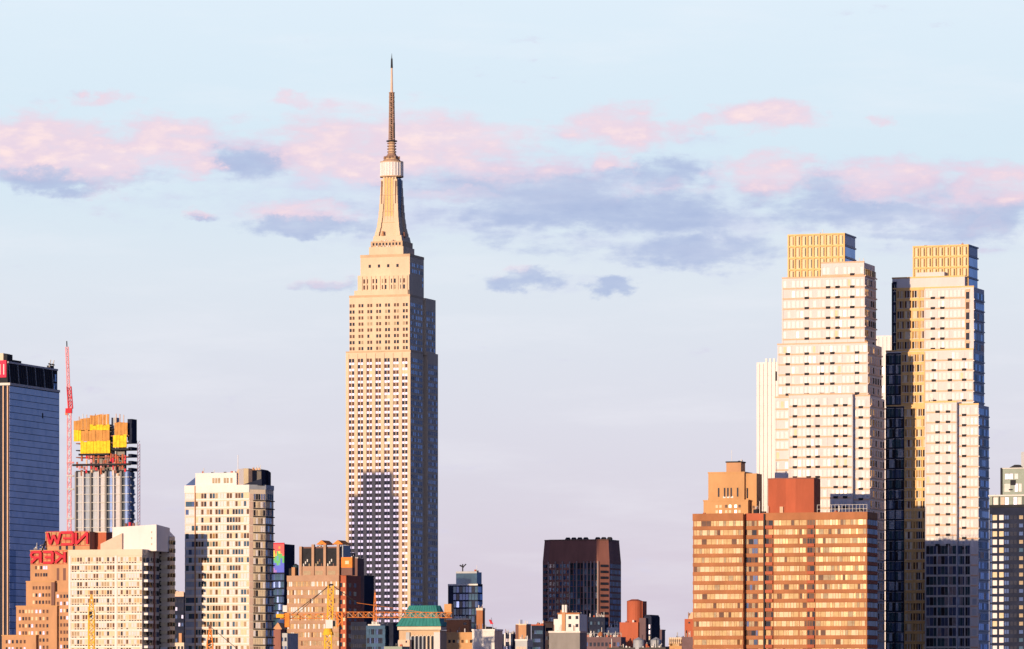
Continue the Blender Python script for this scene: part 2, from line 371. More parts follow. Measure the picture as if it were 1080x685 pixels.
# ================================================================== the tall stepped landmark tower with the spire
def landmark():
    b = Bld('skyscraper', 'very tall stepped limestone skyscraper topped by a white drum and needle spire', 'skyscraper', 365, 433, 462, 3000, seed=3)
    w, d = b.w, b.d
    zs = b.z(371)
    y1 = b.sy(446); y2 = b.sy(451)
    wall = MB()
    # lower shaft: front block, recessed waist, rear block
    wall.box(-w, 0, 0, y1, 0, zs, lime); wall.box(-w + 2.5, -2.5, y1, y2, 0, zs - 1, lime); wall.box(-w, 0, y2, d, 0, b.z(374, 0, d), lime)
    b.part('wall', wall)
    parapet(b, -w, 0, 0, y1, zs, lime_d, h=.9)
    # second shaft
    s = 0.8
    x0 = b.fx(368.5, s); zt = b.z(312.5)
    y3 = b.sy(446, -s); y4 = b.sy(449, -s); y5 = b.sy(459.5, -s)
    wall = MB(); wall.box(x0, -s, s, y3, zs, zt, lime); wall.box(x0 + 2, -s - 2, y3, y4, zs, zt - 2, lime); wall.box(x0, -s, y4, y5, zs, b.z(317, 0, y5), lime)
    b.part('wall', wall)
    parapet(b, x0, -s, s, y3, zt, lime_d, h=1.3)
    # third shaft
    s3 = 2.2
    x3 = b.fx(378.5, s3); xr3 = b.fx(430.5, s3); y6 = b.sy(447, xr3)
    z3 = b.z(270, 0, s3)
    wall = MB().box(x3, xr3, s3 + 3, y6, zt, z3, lime)
    wall.box(x3 - 1.2, xr3 + .2, s3 + 1.2, y6 - 4, zt, b.z(289), lime)
    wall.box(x3 - 3, xr3 - .3, s3, y6 - 8, zt, b.z(305), lime)
    b.part('wall', wall)
    parapet(b, x3, xr3, s3 + 3, y6, z3, lime_d, h=1.6)
    # windows, pairs in seven bays
    def bays(x0, x1, n):
        st = (x1 - x0) / n; r = []
        for i in range(n): c = x0 + st * (i + .5); r += [c - .95, c + .95]
        return r
    P = 3.78
    fmats = [g_brown, g_dark, blind3, blind]; fw = [6, 5, 1.2, .25]
    cols = bays(-w + .8, -.8, 7)
    b.grid('F', 0, 0, 60, zs - 3.0, cols, P, 1.45, 2.3, 0, fmats, fw)
    cols2 = [c for c in cols if x0 + .8 < c < -s - .8]
    b.grid('F', 0, 0, zs + 1, zt - 3.2, cols2, P, 1.3, 2.0, s, fmats, fw)
    # metal spandrels and stone piers give the face its vertical relief
    sp = MB(); z = zs - 3.0 - P
    while z > 60:
        for c in cols: sp.box(c - .68, c + .68, -.05, .02, z - .82, z + .82, alu)
        z -= P
    o = b.part('spandrel', sp); o['kind'] = 'stuff'
    for i in range(8):
        xx = -w + .8 + (w - 1.6) / 7 * i
        b.part('pier', MB().box(max(-w, xx - 1.1), min(0, xx + 1.1), -.4, 0, 55, zs - .6, lime))
    cc = bays(x3 + 1, xr3 - 1, 5)
    b.grid('F', 0, 0, b.z(305), b.z(292), cc, P, 1.2, 2.6, s3 + 1.2, fmats, fw)
    for c in cc[1:-1:2] : b.win('F', c + 1.1, b.z(279), 1.5, 1.9, s3 + 3, g_dark)
    for i in range(11):
        xx = x3 + (xr3 - x3) * (i + .5) / 11
        b.part('pier', MB().box(xx - .5, xx + .5, s3 + .7, s3 + 1.2, zt, b.z(290), lime))
    # shaded side: bluer panes, the sky's reflection put into their colour
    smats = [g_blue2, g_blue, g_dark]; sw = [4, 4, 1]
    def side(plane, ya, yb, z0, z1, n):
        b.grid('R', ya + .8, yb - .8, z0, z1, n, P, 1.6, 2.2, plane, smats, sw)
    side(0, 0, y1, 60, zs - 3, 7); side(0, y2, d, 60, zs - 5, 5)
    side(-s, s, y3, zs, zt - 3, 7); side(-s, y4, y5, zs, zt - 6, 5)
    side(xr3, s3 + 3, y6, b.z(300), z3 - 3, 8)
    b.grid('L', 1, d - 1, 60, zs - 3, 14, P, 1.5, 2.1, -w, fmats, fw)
    # mast base tiers round the axis of the tower
    cx, cy = (x3 + xr3) / 2, (s3 + 3 + y6) / 2
    cx = b.fx(413.2, cy)
    zz = lambda row: b.z(row, cx, cy)
    xl = lambda px, y: b.fx(px, y)
    def tier(hw, hd, r0, r1, m, hw2=None, hd2=None, name='mast_base'):
        hw2 = hw2 or hw; hd2 = hd2 or hd
        P0 = [(cx - hw, cy - hd), (cx + hw, cy - hd), (cx + hw, cy + hd), (cx - hw, cy + hd)]
        P1 = [(cx - hw2, cy - hd2), (cx + hw2, cy - hd2), (cx + hw2, cy + hd2), (cx - hw2, cy + hd2)]
        return b.part(name, MB().prism(P0, zz(r0), zz(r1), m, P1))
    tier(11.2, 10.5, 270.5, 262, lime)
    tier(10.4, 9.6, 262, 256, lime_d)
    tier(9.6, 8.6, 256, 250, lime, 9.0, 8.0)
    for i in range(9):
        b.win('F', cx - 8.6 + i * 2.15, zz(259), 1.1, 1.6, cy - 9.6, g_dark)
    # mooring mast: core, four winged buttresses that flare at the foot
    core = MB().prism([(cx - 5.0, cy - 5.0), (cx + 5.0, cy - 5.0), (cx + 5.0, cy + 5.0), (cx - 5.0, cy + 5.0)], zz(250), zz(186.5), lime,
                      [(cx - 4.3, cy - 4.3), (cx + 4.3, cy - 4.3), (cx + 4.3, cy + 4.3), (cx - 4.3, cy + 4.3)])
    mast = b.part('mast', core)
    inner = [(250, 6.6), (240, 5.9), (228, 5.4), (212, 5.0), (196, 4.8)]
    for (ra, ha), (rb, hb) in zip(inner, inner[1:]):
        q = lambda h: [(cx - h, cy - h), (cx + h, cy - h), (cx + h, cy + h), (cx - h, cy + h)]
        b.part('mast_shoulder', MB().prism(q(ha), zz(ra), zz(rb), lime, q(hb)), mast)
    fin = [(250, 8.3), (246, 7.9), (241, 7.2), (236, 6.9), (231, 6.5), (224, 6.2), (216, 5.9), (207, 5.6), (198, 5.3), (190, 5.1)]
    for sx, sy in ((-1, -1), (1, -1), (1, 1), (-1, 1)):
        mb = MB()
        for (ra, ha), (rb, hb) in zip(fin, fin[1:]):
            hb = hb + .18          # each lift ends in a little step
            def q(h): return [(cx + sx * (h - 2.6), cy + sy * (h - 2.6)), (cx + sx * h, cy + sy * (h - 2.6)), (cx + sx * h, cy + sy * h), (cx + sx * (h - 2.6), cy + sy * h)]
            a_, b_ = q(ha), q(hb)
            if sx * sy < 0: a_ = a_[::-1]; b_ = b_[::-1]
            mb.prism(a_, zz(ra), zz(rb), lime, b_)
        b.part('buttress', mb, mast)
    for r_ in (246, 236, 224, 207): b.part('mast_ledge', MB().box(cx - 5.6, cx + 5.6, cy - 5.9, cy - 5.0, zz(r_), zz(r_) + .35, lime_d), mast)
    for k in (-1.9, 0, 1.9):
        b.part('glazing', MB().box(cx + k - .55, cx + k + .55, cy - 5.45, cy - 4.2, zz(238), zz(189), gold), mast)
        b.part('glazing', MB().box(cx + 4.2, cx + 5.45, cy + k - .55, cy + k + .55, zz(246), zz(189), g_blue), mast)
    for k in (-1, 1):
        b.part('glazing', MB().box(cx + k * 3.6 - .35, cx + k * 3.6 + .35, cy - 5.2, cy - 4.2, zz(205), zz(192), brown), mast)
    for k in (-4.55, 4.55): b.part('glazing', MB().box(cx + k - .3, cx + k + .3, cy - 6.0, cy - 4.5, zz(222), zz(192), brown), mast)  # dark brown strips for vertical contrast on the wings, not panes
    for k in (-2.85, -.95, .95, 2.85): b.part('mast_rib', MB().box(cx + k - .22, cx + k + .22, cy - 5.7, cy - 4.5, zz(240), zz(188), lime), mast)
    # white drum, ribbed, and the dome
    dr = MB().cyl(cx, cy, 6.9, zz(186.5), zz(171.5), whitep, 24)
    drum = b.part('drum', dr)
    rib = MB()
    for i in range(24):
        t = 2 * math.pi * (i + .5) / 24
        rib.cyl(cx + 6.95 * math.cos(t), cy + 6.95 * math.sin(t), .3, zz(186), zz(172), whitep, 6)
    rib.cyl(cx, cy, 7.3, zz(187.4), zz(186.2), lime_d, 24); rib.cyl(cx, cy, 7.2, zz(172), zz(170.9), lime_d, 24)
    b.part('drum_rib', rib, drum)
    dm = MB()
    for r0, r1, a_, b_ in ((170.9, 169, 5.6, 5.2), (169, 167, 4.4, 4.2), (167, 164.5, 5.0, 3.4), (164.5, 162, 3.0, 2.5)):
        dm.cyl(cx, cy, a_, zz(r0), zz(r1), antm if r0 != 169 else lime_d, 20, b_)
    b.part('dome', dm)
    for i in range(8):
        t = 2 * math.pi * i / 8
        b.part('antenna_dish', MB().cyl(cx + 4.9 * math.cos(t), cy + 4.9 * math.sin(t), .5, zz(168), zz(165.5), antm, 8))
    # spire
    s1 = MB().cyl(cx, cy, 2.3, zz(162), zz(150), lime_d, 12, 1.9)
    for r in (161, 158, 155, 152): s1.cyl(cx, cy, 2.9, zz(r), zz(r - 1.0), antm, 12)
    s1.cyl(cx, cy, 3.4, zz(149.6), zz(148.6), dark, 12)
    b.part('spire_base', s1)
    s2 = MB()
    for k in ((-1, -1), (1, -1), (1, 1), (-1, 1)):
        s2.bar((cx + 1.35 * k[0], cy + 1.35 * k[1], zz(148.6)), (cx + 1.0 * k[0], cy + 1.0 * k[1], zz(98)), .55, antm)
    s2.cyl(cx, cy, .8, zz(148.6), zz(98), dark, 10, .6)
    for i_ in range(26):
        za_, zb_ = zz(148.6 - i_ * 1.95), zz(148.6 - (i_ + 1) * 1.95); e_ = 1.3 - i_ * .012
        s2.bar((cx - e_, cy - e_, za_), (cx + e_, cy - e_, zb_), .3, antm).bar((cx + e_, cy - e_, za_), (cx + e_, cy + e_, zb_), .3, antm)
    for r in (140, 133, 126, 120, 114, 108, 103, 98.5):
        s2.cyl(cx, cy, 1.9, zz(r), zz(r - .8), antm, 10)
    s2.cyl(cx + 1.9, cy - 1.0, .55, zz(146), zz(130), dark, 8)
    b.part('antenna_mast', s2)
    s3_ = MB().cyl(cx, cy, .85, zz(98), zz(72), pinkp, 10, .55)
    s3_.cyl(cx, cy, .75, zz(72), zz(62), dark, 8, .55); s3_.cyl(cx, cy, .3, zz(62), zz(56.5), dark, 8, .08)
    b.part('spire_tip', s3_)
    b.clutter(x0 + 1, -s - 1, s + .5, s3 + 4, zt, 10, 1.6)
    b.clutter(-w + 1, -1, .3, 1.0, zs, 0)
    b.clutter(x3, xr3, s3 + 3, s3 + 8, z3, 6, 1.4)
    b.clutter(cx - 10, cx + 10, cy - 10.8, cy - 9.9, zz(262), 9, .8, [lgrey, dark, brown, whitep]); b.clutter(cx - 9, cx + 9, cy - 9.4, cy - 8.8, zz(256), 8, .8, [dark, antm, lgrey])
    # dishes on the high shoulder
    b.part('antenna_dish', MB().cyl(cx + 9, cy - 3, 1.2, zz(252), zz(246), brown, 10, .7))
    b.part('antenna_dish', MB().cyl(cx - 3, cy - 8.4, 1.0, zz(250), zz(245), brick_t, 10, .6))
    b.done()
    return b
esb = landmark()

# stepped office tower just off the left edge whose shadow falls on the landmark
def shade_tower():
    t = 500.0
    b = Bld('office_tower', 'stepped brown stone office tower standing beyond the left edge', 'office tower', 365, 433, 462, 3000, seed=4)
    b.root.location = (b.Cx - t * math.sin(R(SUN_AZ)), 3000 - t * math.cos(R(SUN_AZ)), 0)
    dz = t * math.tan(R(SUN_EL)); fx = esb.fx
    def blk(pa, pb, row, y0, y1):
        x0, x1 = fx(pa), fx(pb); z1 = esb.z(row) + dz
        b.box('wall', x0 + (y0 * .21), x1 - (y1 * .1), y0, y1, 0, z1, brown)
        b.grid('F', x0 + 1, x1 - 3, z1 - 60, z1 - 3, int((x1 - x0) / 3), 3.9, 1.7, 2.2, y0, [g_dark, g_blue], [1, 1])
    blk(385, 420, 499, 4, 16); blk(375, 425, 524, 2, 20); blk(350, 425, 577, 0, 26)
    b.done()
shade_tower()

# ================================================================== twin residential towers
def floor_lines(b, face, a0, a1, z0, z1, pitch, plane, m, h=.35, t=.18, name='ledge'):
    z = z1 - pitch
    while z > z0:
        if face == 'F': b.part(name, MB().box(a0, a1, plane - t, plane, z - h / 2, z + h / 2, m))
        else: b.part(name, MB().box(plane, plane + t, a0, a1, z - h / 2, z + h / 2, m))
        z -= pitch

def crown(b, x0, x1, y0, y1, z0, z1, nx=9):
    """gold framed screen of tall panels in three tiers"""
    b.box('crown', x0, x1, y0, y1, z0, z1, goldp)
    h = (z1 - z0) / 4; st = (x1 - x0) / nx
    for i in range(nx + 1):
        b.part('crown_mullion', MB().box(x0 + st * i - .28, x0 + st * i + .28, y0 - .55, y0, z0, z1, gold))
    for k in range(5):
        b.part('crown_rail', MB().box(x0 - .3, x1 + .3, y0 - .6, y0, z1 - h * k - .35, z1 - h * k + .15, gold))
        b.part('crown_rail', MB().box(x1, x1 + .4, y0, y1, z1 - h * k - .3, z1 - h * k + .15, bluep))
    for k in range(4):
        for i in range(nx):
            zc = z1 - h * (k + .5) - .1
            c = x0 + st * (i + .5)
            b.win('F', c + st * .22, zc, st * .2, h * .72, y0, g_dark if (i * 7 + k * 3) % 5 else g_brown, .09)
        b.win('R', (y0 + y1) / 2, z1 - h * (k + .5), (y1 - y0) * .94, h * .8, x1, g_pale if k == 0 else g_blue2, .09)

def twin_body(b, vols, P):
    for (pl, pc, pr, row, y0) in vols:
        xc = b.fx(pc, y0); x0 = b.fx(pl, y0); yb = b.sy(pr, xc)
        z1 = b.z(row, xc, y0)
        b.box('wall', x0, xc, y0, yb, 0, z1, white)
        b.part('parapet', MB().box(x0 - .1, xc + .1, y0 - .15, y0 + .3, z1, z1 + .5, gold))

def twin_left():
    b = Bld('apartment_tower', 'tall pale cream apartment tower with gold screened crown, left of the twin pair', 'apartment tower', 825, 912, 924, 1560, seed=11, group='twin pale apartment towers')
    P = 10.75 / F * 1560
    vols = [(825, 912, 924, 292, 0), (866, 912, 923.6, 277, .1), (820, 915, 930, 362, -1.5), (817.5, 917.5, 933, 418, -3.0), (832, 899, 905, 416, -5.0)]
    y0 = 3; xc = b.fx(890.5, y0); x0 = b.fx(832, y0); yb = b.sy(902, xc)
    for (pl, pc, pr, row, yy) in vols:
        x_c = b.fx(pc, yy); x_0 = b.fx(pl, yy); y_b = b.sy(pr, x_c); z1 = b.z(row, x_c, yy)
        if row == 277: x_c -= .2; y_b -= .3
        b.box('wall', x_0, x_c, yy, y_b, 0 if row != 277 else b.z(294), z1, white)
        b.part('parapet', MB().box(x_0 - .1, x_c + .1, yy - .12, yy + .3, z1, z1 + .45, peach))
    crown(b, x0, xc, y0, yb, b.z(294), b.z(246.5, xc, y0))
    # pale glazed bays between white piers, peach ledges
    def zone(pl, pc, yy, r1, r0, vents, glass=None, wide=.62):
        xa, xb = b.fx(pl, yy), b.fx(pc, yy); za, zb = b.z(r0), b.z(r1)
        n = max(1, int((xb - xa) / 1.35)); st = (xb - xa) / n
        floor_lines(b, 'F', xa, xb, za, zb, P, yy, peach, h=.46)
        z = zb - P * .55
        while z > za:
            for i in range(n):
                if b.rng.random() < .85:
                    b.win('F', xa + st * (i + .5), z, st * wide, P * .62, yy, b.rng.choices(glass or [g_pale, gl_a, gl_b, goldp, whitep], [5, 4, 1.5, .25, 2])[0], .04)
            z -= P
        for i in range(0, n + 1, 3):
            b.part('pier', MB().box(xa + st * i - .25, xa + st * i + .25, yy - .12, yy, za, zb - .5, white))
        z = zb - P * .95
        while z > za:
            for v in vents:
                b.win('F', b.fx(v, yy), z, 1.45, .75, yy, dark, .3)
            z -= P
    zone(825.5, 911.5, 0, 292, 362, [851, 873.5, 883.5, 899])
    zone(867, 911, .1, 279, 291.5, [899])
    zone(821, 914.5, -1.5, 362, 418, [831, 851, 867, 878, 904])
    zone(818, 832, -3, 420, 680, [])
    zone(832.5, 898.5, -5, 418, 680, [838.5, 853, 862.5, 881.5, 891.5])
    zone(899.5, 917, -3, 420, 680, [908])
    # shaded, balconied flank
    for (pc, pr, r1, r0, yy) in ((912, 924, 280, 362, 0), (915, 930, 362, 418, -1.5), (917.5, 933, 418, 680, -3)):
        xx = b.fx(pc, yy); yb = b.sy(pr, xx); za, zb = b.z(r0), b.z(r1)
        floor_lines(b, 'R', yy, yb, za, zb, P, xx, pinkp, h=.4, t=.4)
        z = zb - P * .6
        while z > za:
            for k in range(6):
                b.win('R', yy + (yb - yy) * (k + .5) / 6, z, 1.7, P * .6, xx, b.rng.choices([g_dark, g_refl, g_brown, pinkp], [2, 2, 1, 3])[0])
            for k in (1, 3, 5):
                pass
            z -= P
    # lower western wing, seen left of the tower
    yw = 9; xa, xb = b.fx(798, yw), b.fx(823, yw); zw = b.z(382, xb, yw)
    b.box('wing', xa, xb, yw, yw + 18, 0, zw, whitep)
    for i in range(6):
        xx = xa + (xb - xa) * (i + .25) / 6
        b.part('pier', MB().box(xx, xx + .7, yw - .35, yw, 0, zw + (1.2 if i > 1 else -.4), whitep))
    floor_lines(b, 'F', xa, xb, b.z(560), zw - 1, P, yw, lgrey, h=.14, t=.06)
    b.win('F', b.fx(819, yw), b.z(393), .5, 3, yw, dark, .4)
    b.clutter(b.fx(890, 1), b.fx(911, 1), .5, 2, b.z(277), 2, 1.0)
    b.clutter(b.fx(835, -1), b.fx(900, -1), -4.5, -3.2, b.z(416), 3, .9)
    b.clutter(x0, xc, y0 + 1, yb, b.z(246.5, xc, y0), 3, 1.0)
    b.done()

def twin_right():
    b = Bld('apartment_tower', 'tall pale cream apartment tower with glazed golden left flank, right of the twin pair', 'apartment tower', 941, 1027, 1038, 1582, a=20.5, seed=12, group='twin pale apartment towers')
    P = 10.75 / F * 1590
    y0 = 3; xc = b.fx(1021, y0); x0 = b.fx(964, y0); yb = b.sy(1031, xc)
    for (pl, pc, pr, row, yy) in ((941, 1027, 1038, 303, 0), (941, 1018, 1030, 292, .15), (934.5, 1026.5, 1038, 369, -1.5), (934.5, 1032, 1043, 427, -3.0), (976, 1009, 1015, 424.5, -5.0)):
        x_c = b.fx(pc, yy); x_0 = b.fx(pl, yy); y_b = b.sy(pr, x_c); z1 = b.z(row, x_c, yy)
        lo = b.z(304) if row == 292 else 0
        if row == 369: x_0 = b.fx(934.5, yy)
        b.box('wall', x_0, x_c - (.15 if row == 292 else 0), yy, y_b - (.2 if row == 292 else 0), lo, z1, white)
        b.part('parapet', MB().box(x_0 - .1, x_c + .1, yy - .12, yy + .3, z1, z1 + .45, gold))
    b.box('wall', b.fx(966, .6), b.fx(996, .6), .6, 3, b.z(303), b.z(286, 0, 1), white)
    crown(b, x0, xc, y0, yb, b.z(303), b.z(258.5, xc, y0))
    def glazed(pl, pr, yy, r1, r0, n, mats, wts, frame=gold, big=False):
        xa, xb = b.fx(pl, yy), b.fx(pr, yy); za, zb = b.z(r0), b.z(r1); st = (xb - xa) / n
        z = zb
        while z > za:
            b.part('ledge', MB().box(xa, xb, yy - .25, yy, z - P * (.04 if big else .18), z + P * .1, frame))
            for i in range(n):
                b.win('F', xa + st * (i + .5), z - P * .52, st * (.93 if big else .74), P * (.84 if big else .66), yy, b.rng.choices(mats, wts)[0])
            z -= P
        for i in range(0, n + 1, 3):
            b.part('mullion', MB().box(xa + st * i - .16, xa + st * i + .16, yy - .3, yy, za, zb, frame))
    def plain(pl, pc, yy, r1, r0, vents):
        xa, xb = b.fx(pl, yy), b.fx(pc, yy); za, zb = b.z(r0), b.z(r1)
        n = max(1, int((xb - xa) / 1.35)); st = (xb - xa) / n
        floor_lines(b, 'F', xa, xb, za, zb, P, yy, peach, h=.46)
        z = zb - P * .55
        while z > za:
            for i in range(n):
                if b.rng.random() < .8: b.win('F', xa + st * (i + .5), z, st * .6, P * .6, yy, b.rng.choices([g_pale, gl_a, gl_b, goldp, whitep], [5, 4, 1.5, .25, 2])[0], .04)
            for v in vents: b.win('F', b.fx(v, yy), z - P * .4, 1.45, .75, yy, dark, .3)
            z -= P
        for i in range(0, n + 1, 3):
            b.part('pier', MB().box(xa + st * i - .22, xa + st * i + .22, yy - .1, yy, za, zb - .5, white))
    gm_ = [g_brown, g_gold, blind2, g_dark, blind]; gw = [4, 4, 2, 2, 1.5]
    glazed(946, 975, 0, 303, 369, 11, gm_, gw)
    plain(975.5, 1018, 0, 303, 369, [984, 994]); glazed(1018.5, 1023, 0, 306, 369, 1, [g_dark, g_brown], [2, 1], peach)
    glazed(951, 975, -1.5, 371, 427, 9, gm_, gw); plain(975.5, 1026, -1.5, 369, 427, [985, 1002, 1017])
    glazed(954, 966, -3, 429, 690, 4, [g_gold, blind2, goldp, g_brown], [3, 3, 2, 1]); glazed(966, 975.5, -3, 429, 690, 4, gm_, [3, 2, 1, 3, 1])
    plain(976.5, 1008.5, -5, 424.5, 575, [989, 1000]); plain(1010, 1031.5, -3, 428, 575, [1017])
    tm = [g_teal, g_blue, g_dark, g_blue2]; tw = [4, 3, 2, 2]
    glazed(976.5, 1008.5, -5, 575, 690, 8, tm, tw, lgrey, True)  # below the shadow edge: shade put into the colour as darker glass, grey frames
    glazed(1010, 1023, -3, 575, 690, 5, tm, tw, lgrey, True)
    plain(1024, 1031.5, -3, 575, 690, [])
    glazed(934.8, 950.5, -1.5, 372, 427, 5, tm, tw, navyw, True); glazed(934.8, 953.5, -3, 429, 690, 6, tm, tw, navyw, True)  # left twin's shadow put into the colour: navy frames, teal and dark panes
    glazed(941.2, 945.8, 0, 296, 369, 2, tm, tw, navyw)  # upper end of the same painted shadow
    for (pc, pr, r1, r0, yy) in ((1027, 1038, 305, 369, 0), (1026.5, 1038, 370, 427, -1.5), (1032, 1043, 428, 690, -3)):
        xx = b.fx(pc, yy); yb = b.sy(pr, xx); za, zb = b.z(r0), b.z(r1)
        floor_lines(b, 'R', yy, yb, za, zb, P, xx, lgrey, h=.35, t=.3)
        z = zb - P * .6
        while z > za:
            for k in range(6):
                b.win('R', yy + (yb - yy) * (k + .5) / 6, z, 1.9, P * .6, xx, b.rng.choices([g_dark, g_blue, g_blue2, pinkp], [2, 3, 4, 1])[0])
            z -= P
    b.clutter(x0, xc, y0 + 1, yb, b.z(258.5, xc, y0), 5, 1.0)
    b.clutter(b.fx(978, -5), b.fx(1006, -5), -4.8, -3.2, b.z(424.5), 2, .9)
    b.done()
twin_left(); twin_right()

def white_between():
    b = Bld('apartment_tower', 'plain white ribbed tower glimpsed between the twin cream towers', 'apartment tower', 905, 941, 945, 1740, seed=13)
    z1 = b.z(354)
    b.box('wall', -b.w, 0, 0, 20, 0, z1, whitep)
    for i in range(9): b.part('pier', MB().box(-b.w + i * 1.45, -b.w + i * 1.45 + .4, -.3, 0, 0, z1 - .5, whitep))
    b.grid('F', -b.w, 0, b.z(440), z1 - 1, 9, 3.3, .8, 2.2, 0, [g_pale, g_blue2], [3, 1])
    b.done()
white_between()

# ================================================================== orange banded apartment block
def banded():
    b = Bld('apartment_block', 'long orange brick apartment block with cream banded windows', 'apartment block', 731, 914.5, 925, 1500, seed=21)
    w, d = b.w, b.d; P = 9.72 / F * 1500; z1 = b.z(541)
    xr0, xr1 = b.fx(784), b.fx(805.5)
    wall = MB().box(-w, xr0, 0, d, 0, z1, brick_o).box(xr0, xr1, 2.2, d, 0, z1, brick_o).box(xr1, 0, 0, d, 0, z1, brick_o)
    b.part('wall', wall)
    b.part('parapet', MB().box(-w - .1, xr0, -.3, .3, z1 - 1.9, z1 + .3, brick_o).box(xr1, .15, -.3, .3, z1 - 1.9, z1 + .3, brick_o).box(xr0, xr1, 1.9, 2.4, z1 - 1.9, z1 + .3, brick_r).box(-.3, .15, .3, d, z1 - 1.9, z1 + .3, brick_o))
    secs = [(731.6, 784, 0, [blind, blind2, g_gold, g_brown, blind3], [2.5, 6, 3, 1, 2]), (784.4, 799.5, 2.2, [g_brown, blind3, g_dark, g_blue], [2, 3, 1.5, 2]), (799.5, 805.2, 2.2, [blind, blind2], [2, 2]),
            (807.5, 816, 0, [g_brown, g_dark, blind2], [3, 2, 2]), (816, 843, 0, [blind, blind2, g_gold, g_brown], [3, 5, 3, .6]), (843, 851, 0, [blind2, g_brown, g_gold], [2, 2, 2]),
            (851, 860, .0, [g_dark, g_brown, blind2], [3, 3, 1]), (860, 914, 0, [blind, blind2, g_gold, blind3, g_brown], [4, 5, 3, 1.5, .7])]
    z = z1 - 1.9
    k = 0
    while z > b.z(700):
        for (pa, pb, yy, ms, ws) in secs:
            xa, xb = b.fx(pa, yy), b.fx(pb, yy)
            x = xa + .1
            while x < xb - .5:
                ww = b.rng.choice([.75, .85, 1.0, 1.55]); ww = min(ww, xb - x - .05)
                b.win('F', x + ww / 2, z - P * .33, ww - .12, P * .56, yy, b.rng.choices(ms, ws)[0], .06)
                x += ww
        # brick spandrel bands stand proud
        b.part('spandrel', MB().box(-w - .05, xr0, -.3, 0, z - P, z - P * .64, brick_o).box(xr0 + .01, xr1 - .01, 1.9, 2.2, z - P, z - P * .64, brick_o).box(xr1, .05, -.3, 0, z - P, z - P * .64, brick_o))
        for (pa, pb) in ((807.8, 815.5), (852, 859.5)):
            b.part('balcony', MB().box(b.fx(pa), b.fx(pb), -1.0, -.3, z - P + .1, z - P * .62, brick_r))
        b.part('side_spandrel', MB().box(0, .2, .3, d, z - P, z - P * .66, brick_r))
        for j in range(8): b.win('R', d * (j + .5) / 8, z - P * .33, d / 10, P * .55, 0, b.rng.choice([g_blue, g_dark, g_teal]))
        z -= P
    b.part('downpipe', MB().bar((xr1 + .35, -.5, 0), (xr1 + .35, -.5, z1), .5, dark))
    # red stair and tank house on the roof
    xa, xb, xc = b.fx(810, 6), b.fx(856, 6), 0
    pts = [(b.fx(810, 7), 7), (b.fx(819, 5), 5), (b.fx(829, 6), 6), (b.fx(839, 5), 5), (b.fx(858.5, 7), 7), (b.fx(858.5, 7), 15), (b.fx(810, 7), 15)]
    zt = b.z(505.5, b.fx(830, 6), 6)
    pent = b.part('penthouse', MB().prism(pts, z1, zt, brick_r))
    b.part('cornice', MB().prism([(p[0] * 1.0, p[1] - .1) for p in pts], zt, zt + .35, maroon), pent)
    b.part('door', MB().box(b.fx(822.5, 5.4), b.fx(826, 5.4), 5.2, 5.6, z1, z1 + 2.4, peach), pent)
    # rails along the roof
    mb = MB(); xa, xb = b.fx(862, 1), -.3
    n = 14
    for i in range(n + 1):
        x = xa + (xb - xa) * i / n; mb.bar((x, 1, z1), (x, 1, z1 + 2.6), .09, lgrey)
    for h in (1.3, 2.6): mb.bar((xa, 1, z1 + h), (xb, 1, z1 + h), .08, lgrey)
    b.part('railing', mb)
    b.clutter(b.fx(862, 2), -1, 3, 12, z1, 6, 1.2); b.clutter(b.fx(788, 2), b.fx(808, 2), 2.5, 8, z1, 5, 2.2, [dark, roofm, brick_t]); b.clutter(-w + 1, b.fx(745, 1), 1, 6, z1, 2, .8)
    b.done()
banded()

def yellow_setback():
    b = Bld('setback_building', 'yellow brick stepped tower rising behind the left end of the banded block', 'building', 742, 788, 800, 1532, seed=22)
    z1 = b.z(528.5)
    b.box('wall', -b.w, b.fx(789), 0, 12, 0, z1, brick_y)
    y0 = 1.5; xa, xb = b.fx(747, y0), b.fx(785, y0); z2 = b.z(499, xb, y0)
    b.box('wall', xa, xb, y0, y0 + 9, z1, z2, brick_y)
    b.box('wall', xb, b.fx(798, 2.6), 2.6, 9, 0, b.z(499.5, 0, 2), brick_y)
    xa2, xb2 = b.fx(766, 3), b.fx(781.5, 3); z3 = b.z(488, xb2, 3)
    b.box('tank_house', xa2, xb2, 3, 8, z2, z3, brick_t)
    b.part('cornice', MB().box(xa2 - .2, xb2 + .2, 2.8, 8.2, z3, z3 + .4, dark))
    parapet(b, xa, xb, y0, y0 + 9, z2, brick_y, h=.4)
    parapet(b, -b.w, b.fx(789), 0, 12, z1, brick_y, h=.4)
    for px in (758, 764.3, 767.7, 771.2, 778): b.win('F', b.fx(px, y0), b.z(519), .5, 2.8, y0, g_dark)
    for px in (764, 768, 772): b.win('F', b.fx(px, y0), b.z(524), .8, .6, y0, whitep)
    for px in (756, 760, 766, 770, 776, 780):
        for r in (534, 539.5): b.win('F', b.fx(px), b.z(r), .75, .9, 0, b.rng.choice([blind, g_brown, g_refl]))
    for px in (788, 789.5): b.win('F', b.fx(788.2, 2.6), b.z(520), .5, 3.2, 2.6, g_dark)
    b.grid('F', b.fx(786), b.fx(799), b.z(545), b.z(530), 3, 3, .7, 1, 2.6, [blind, g_brown], [1, 1])
    b.clutter(xa2, xb2, 3, 6, z3 + .4, 2, .7)
    b.part('antenna', MB().bar((xa2 + 1.2, 5, z3), (xa2 + 1.2, 5, z3 + 4), .1, lgrey))
    b.clutter(-b.w, xa, 0, 2, z1, 2, .7, [dark])
    b.done()
yellow_setback()

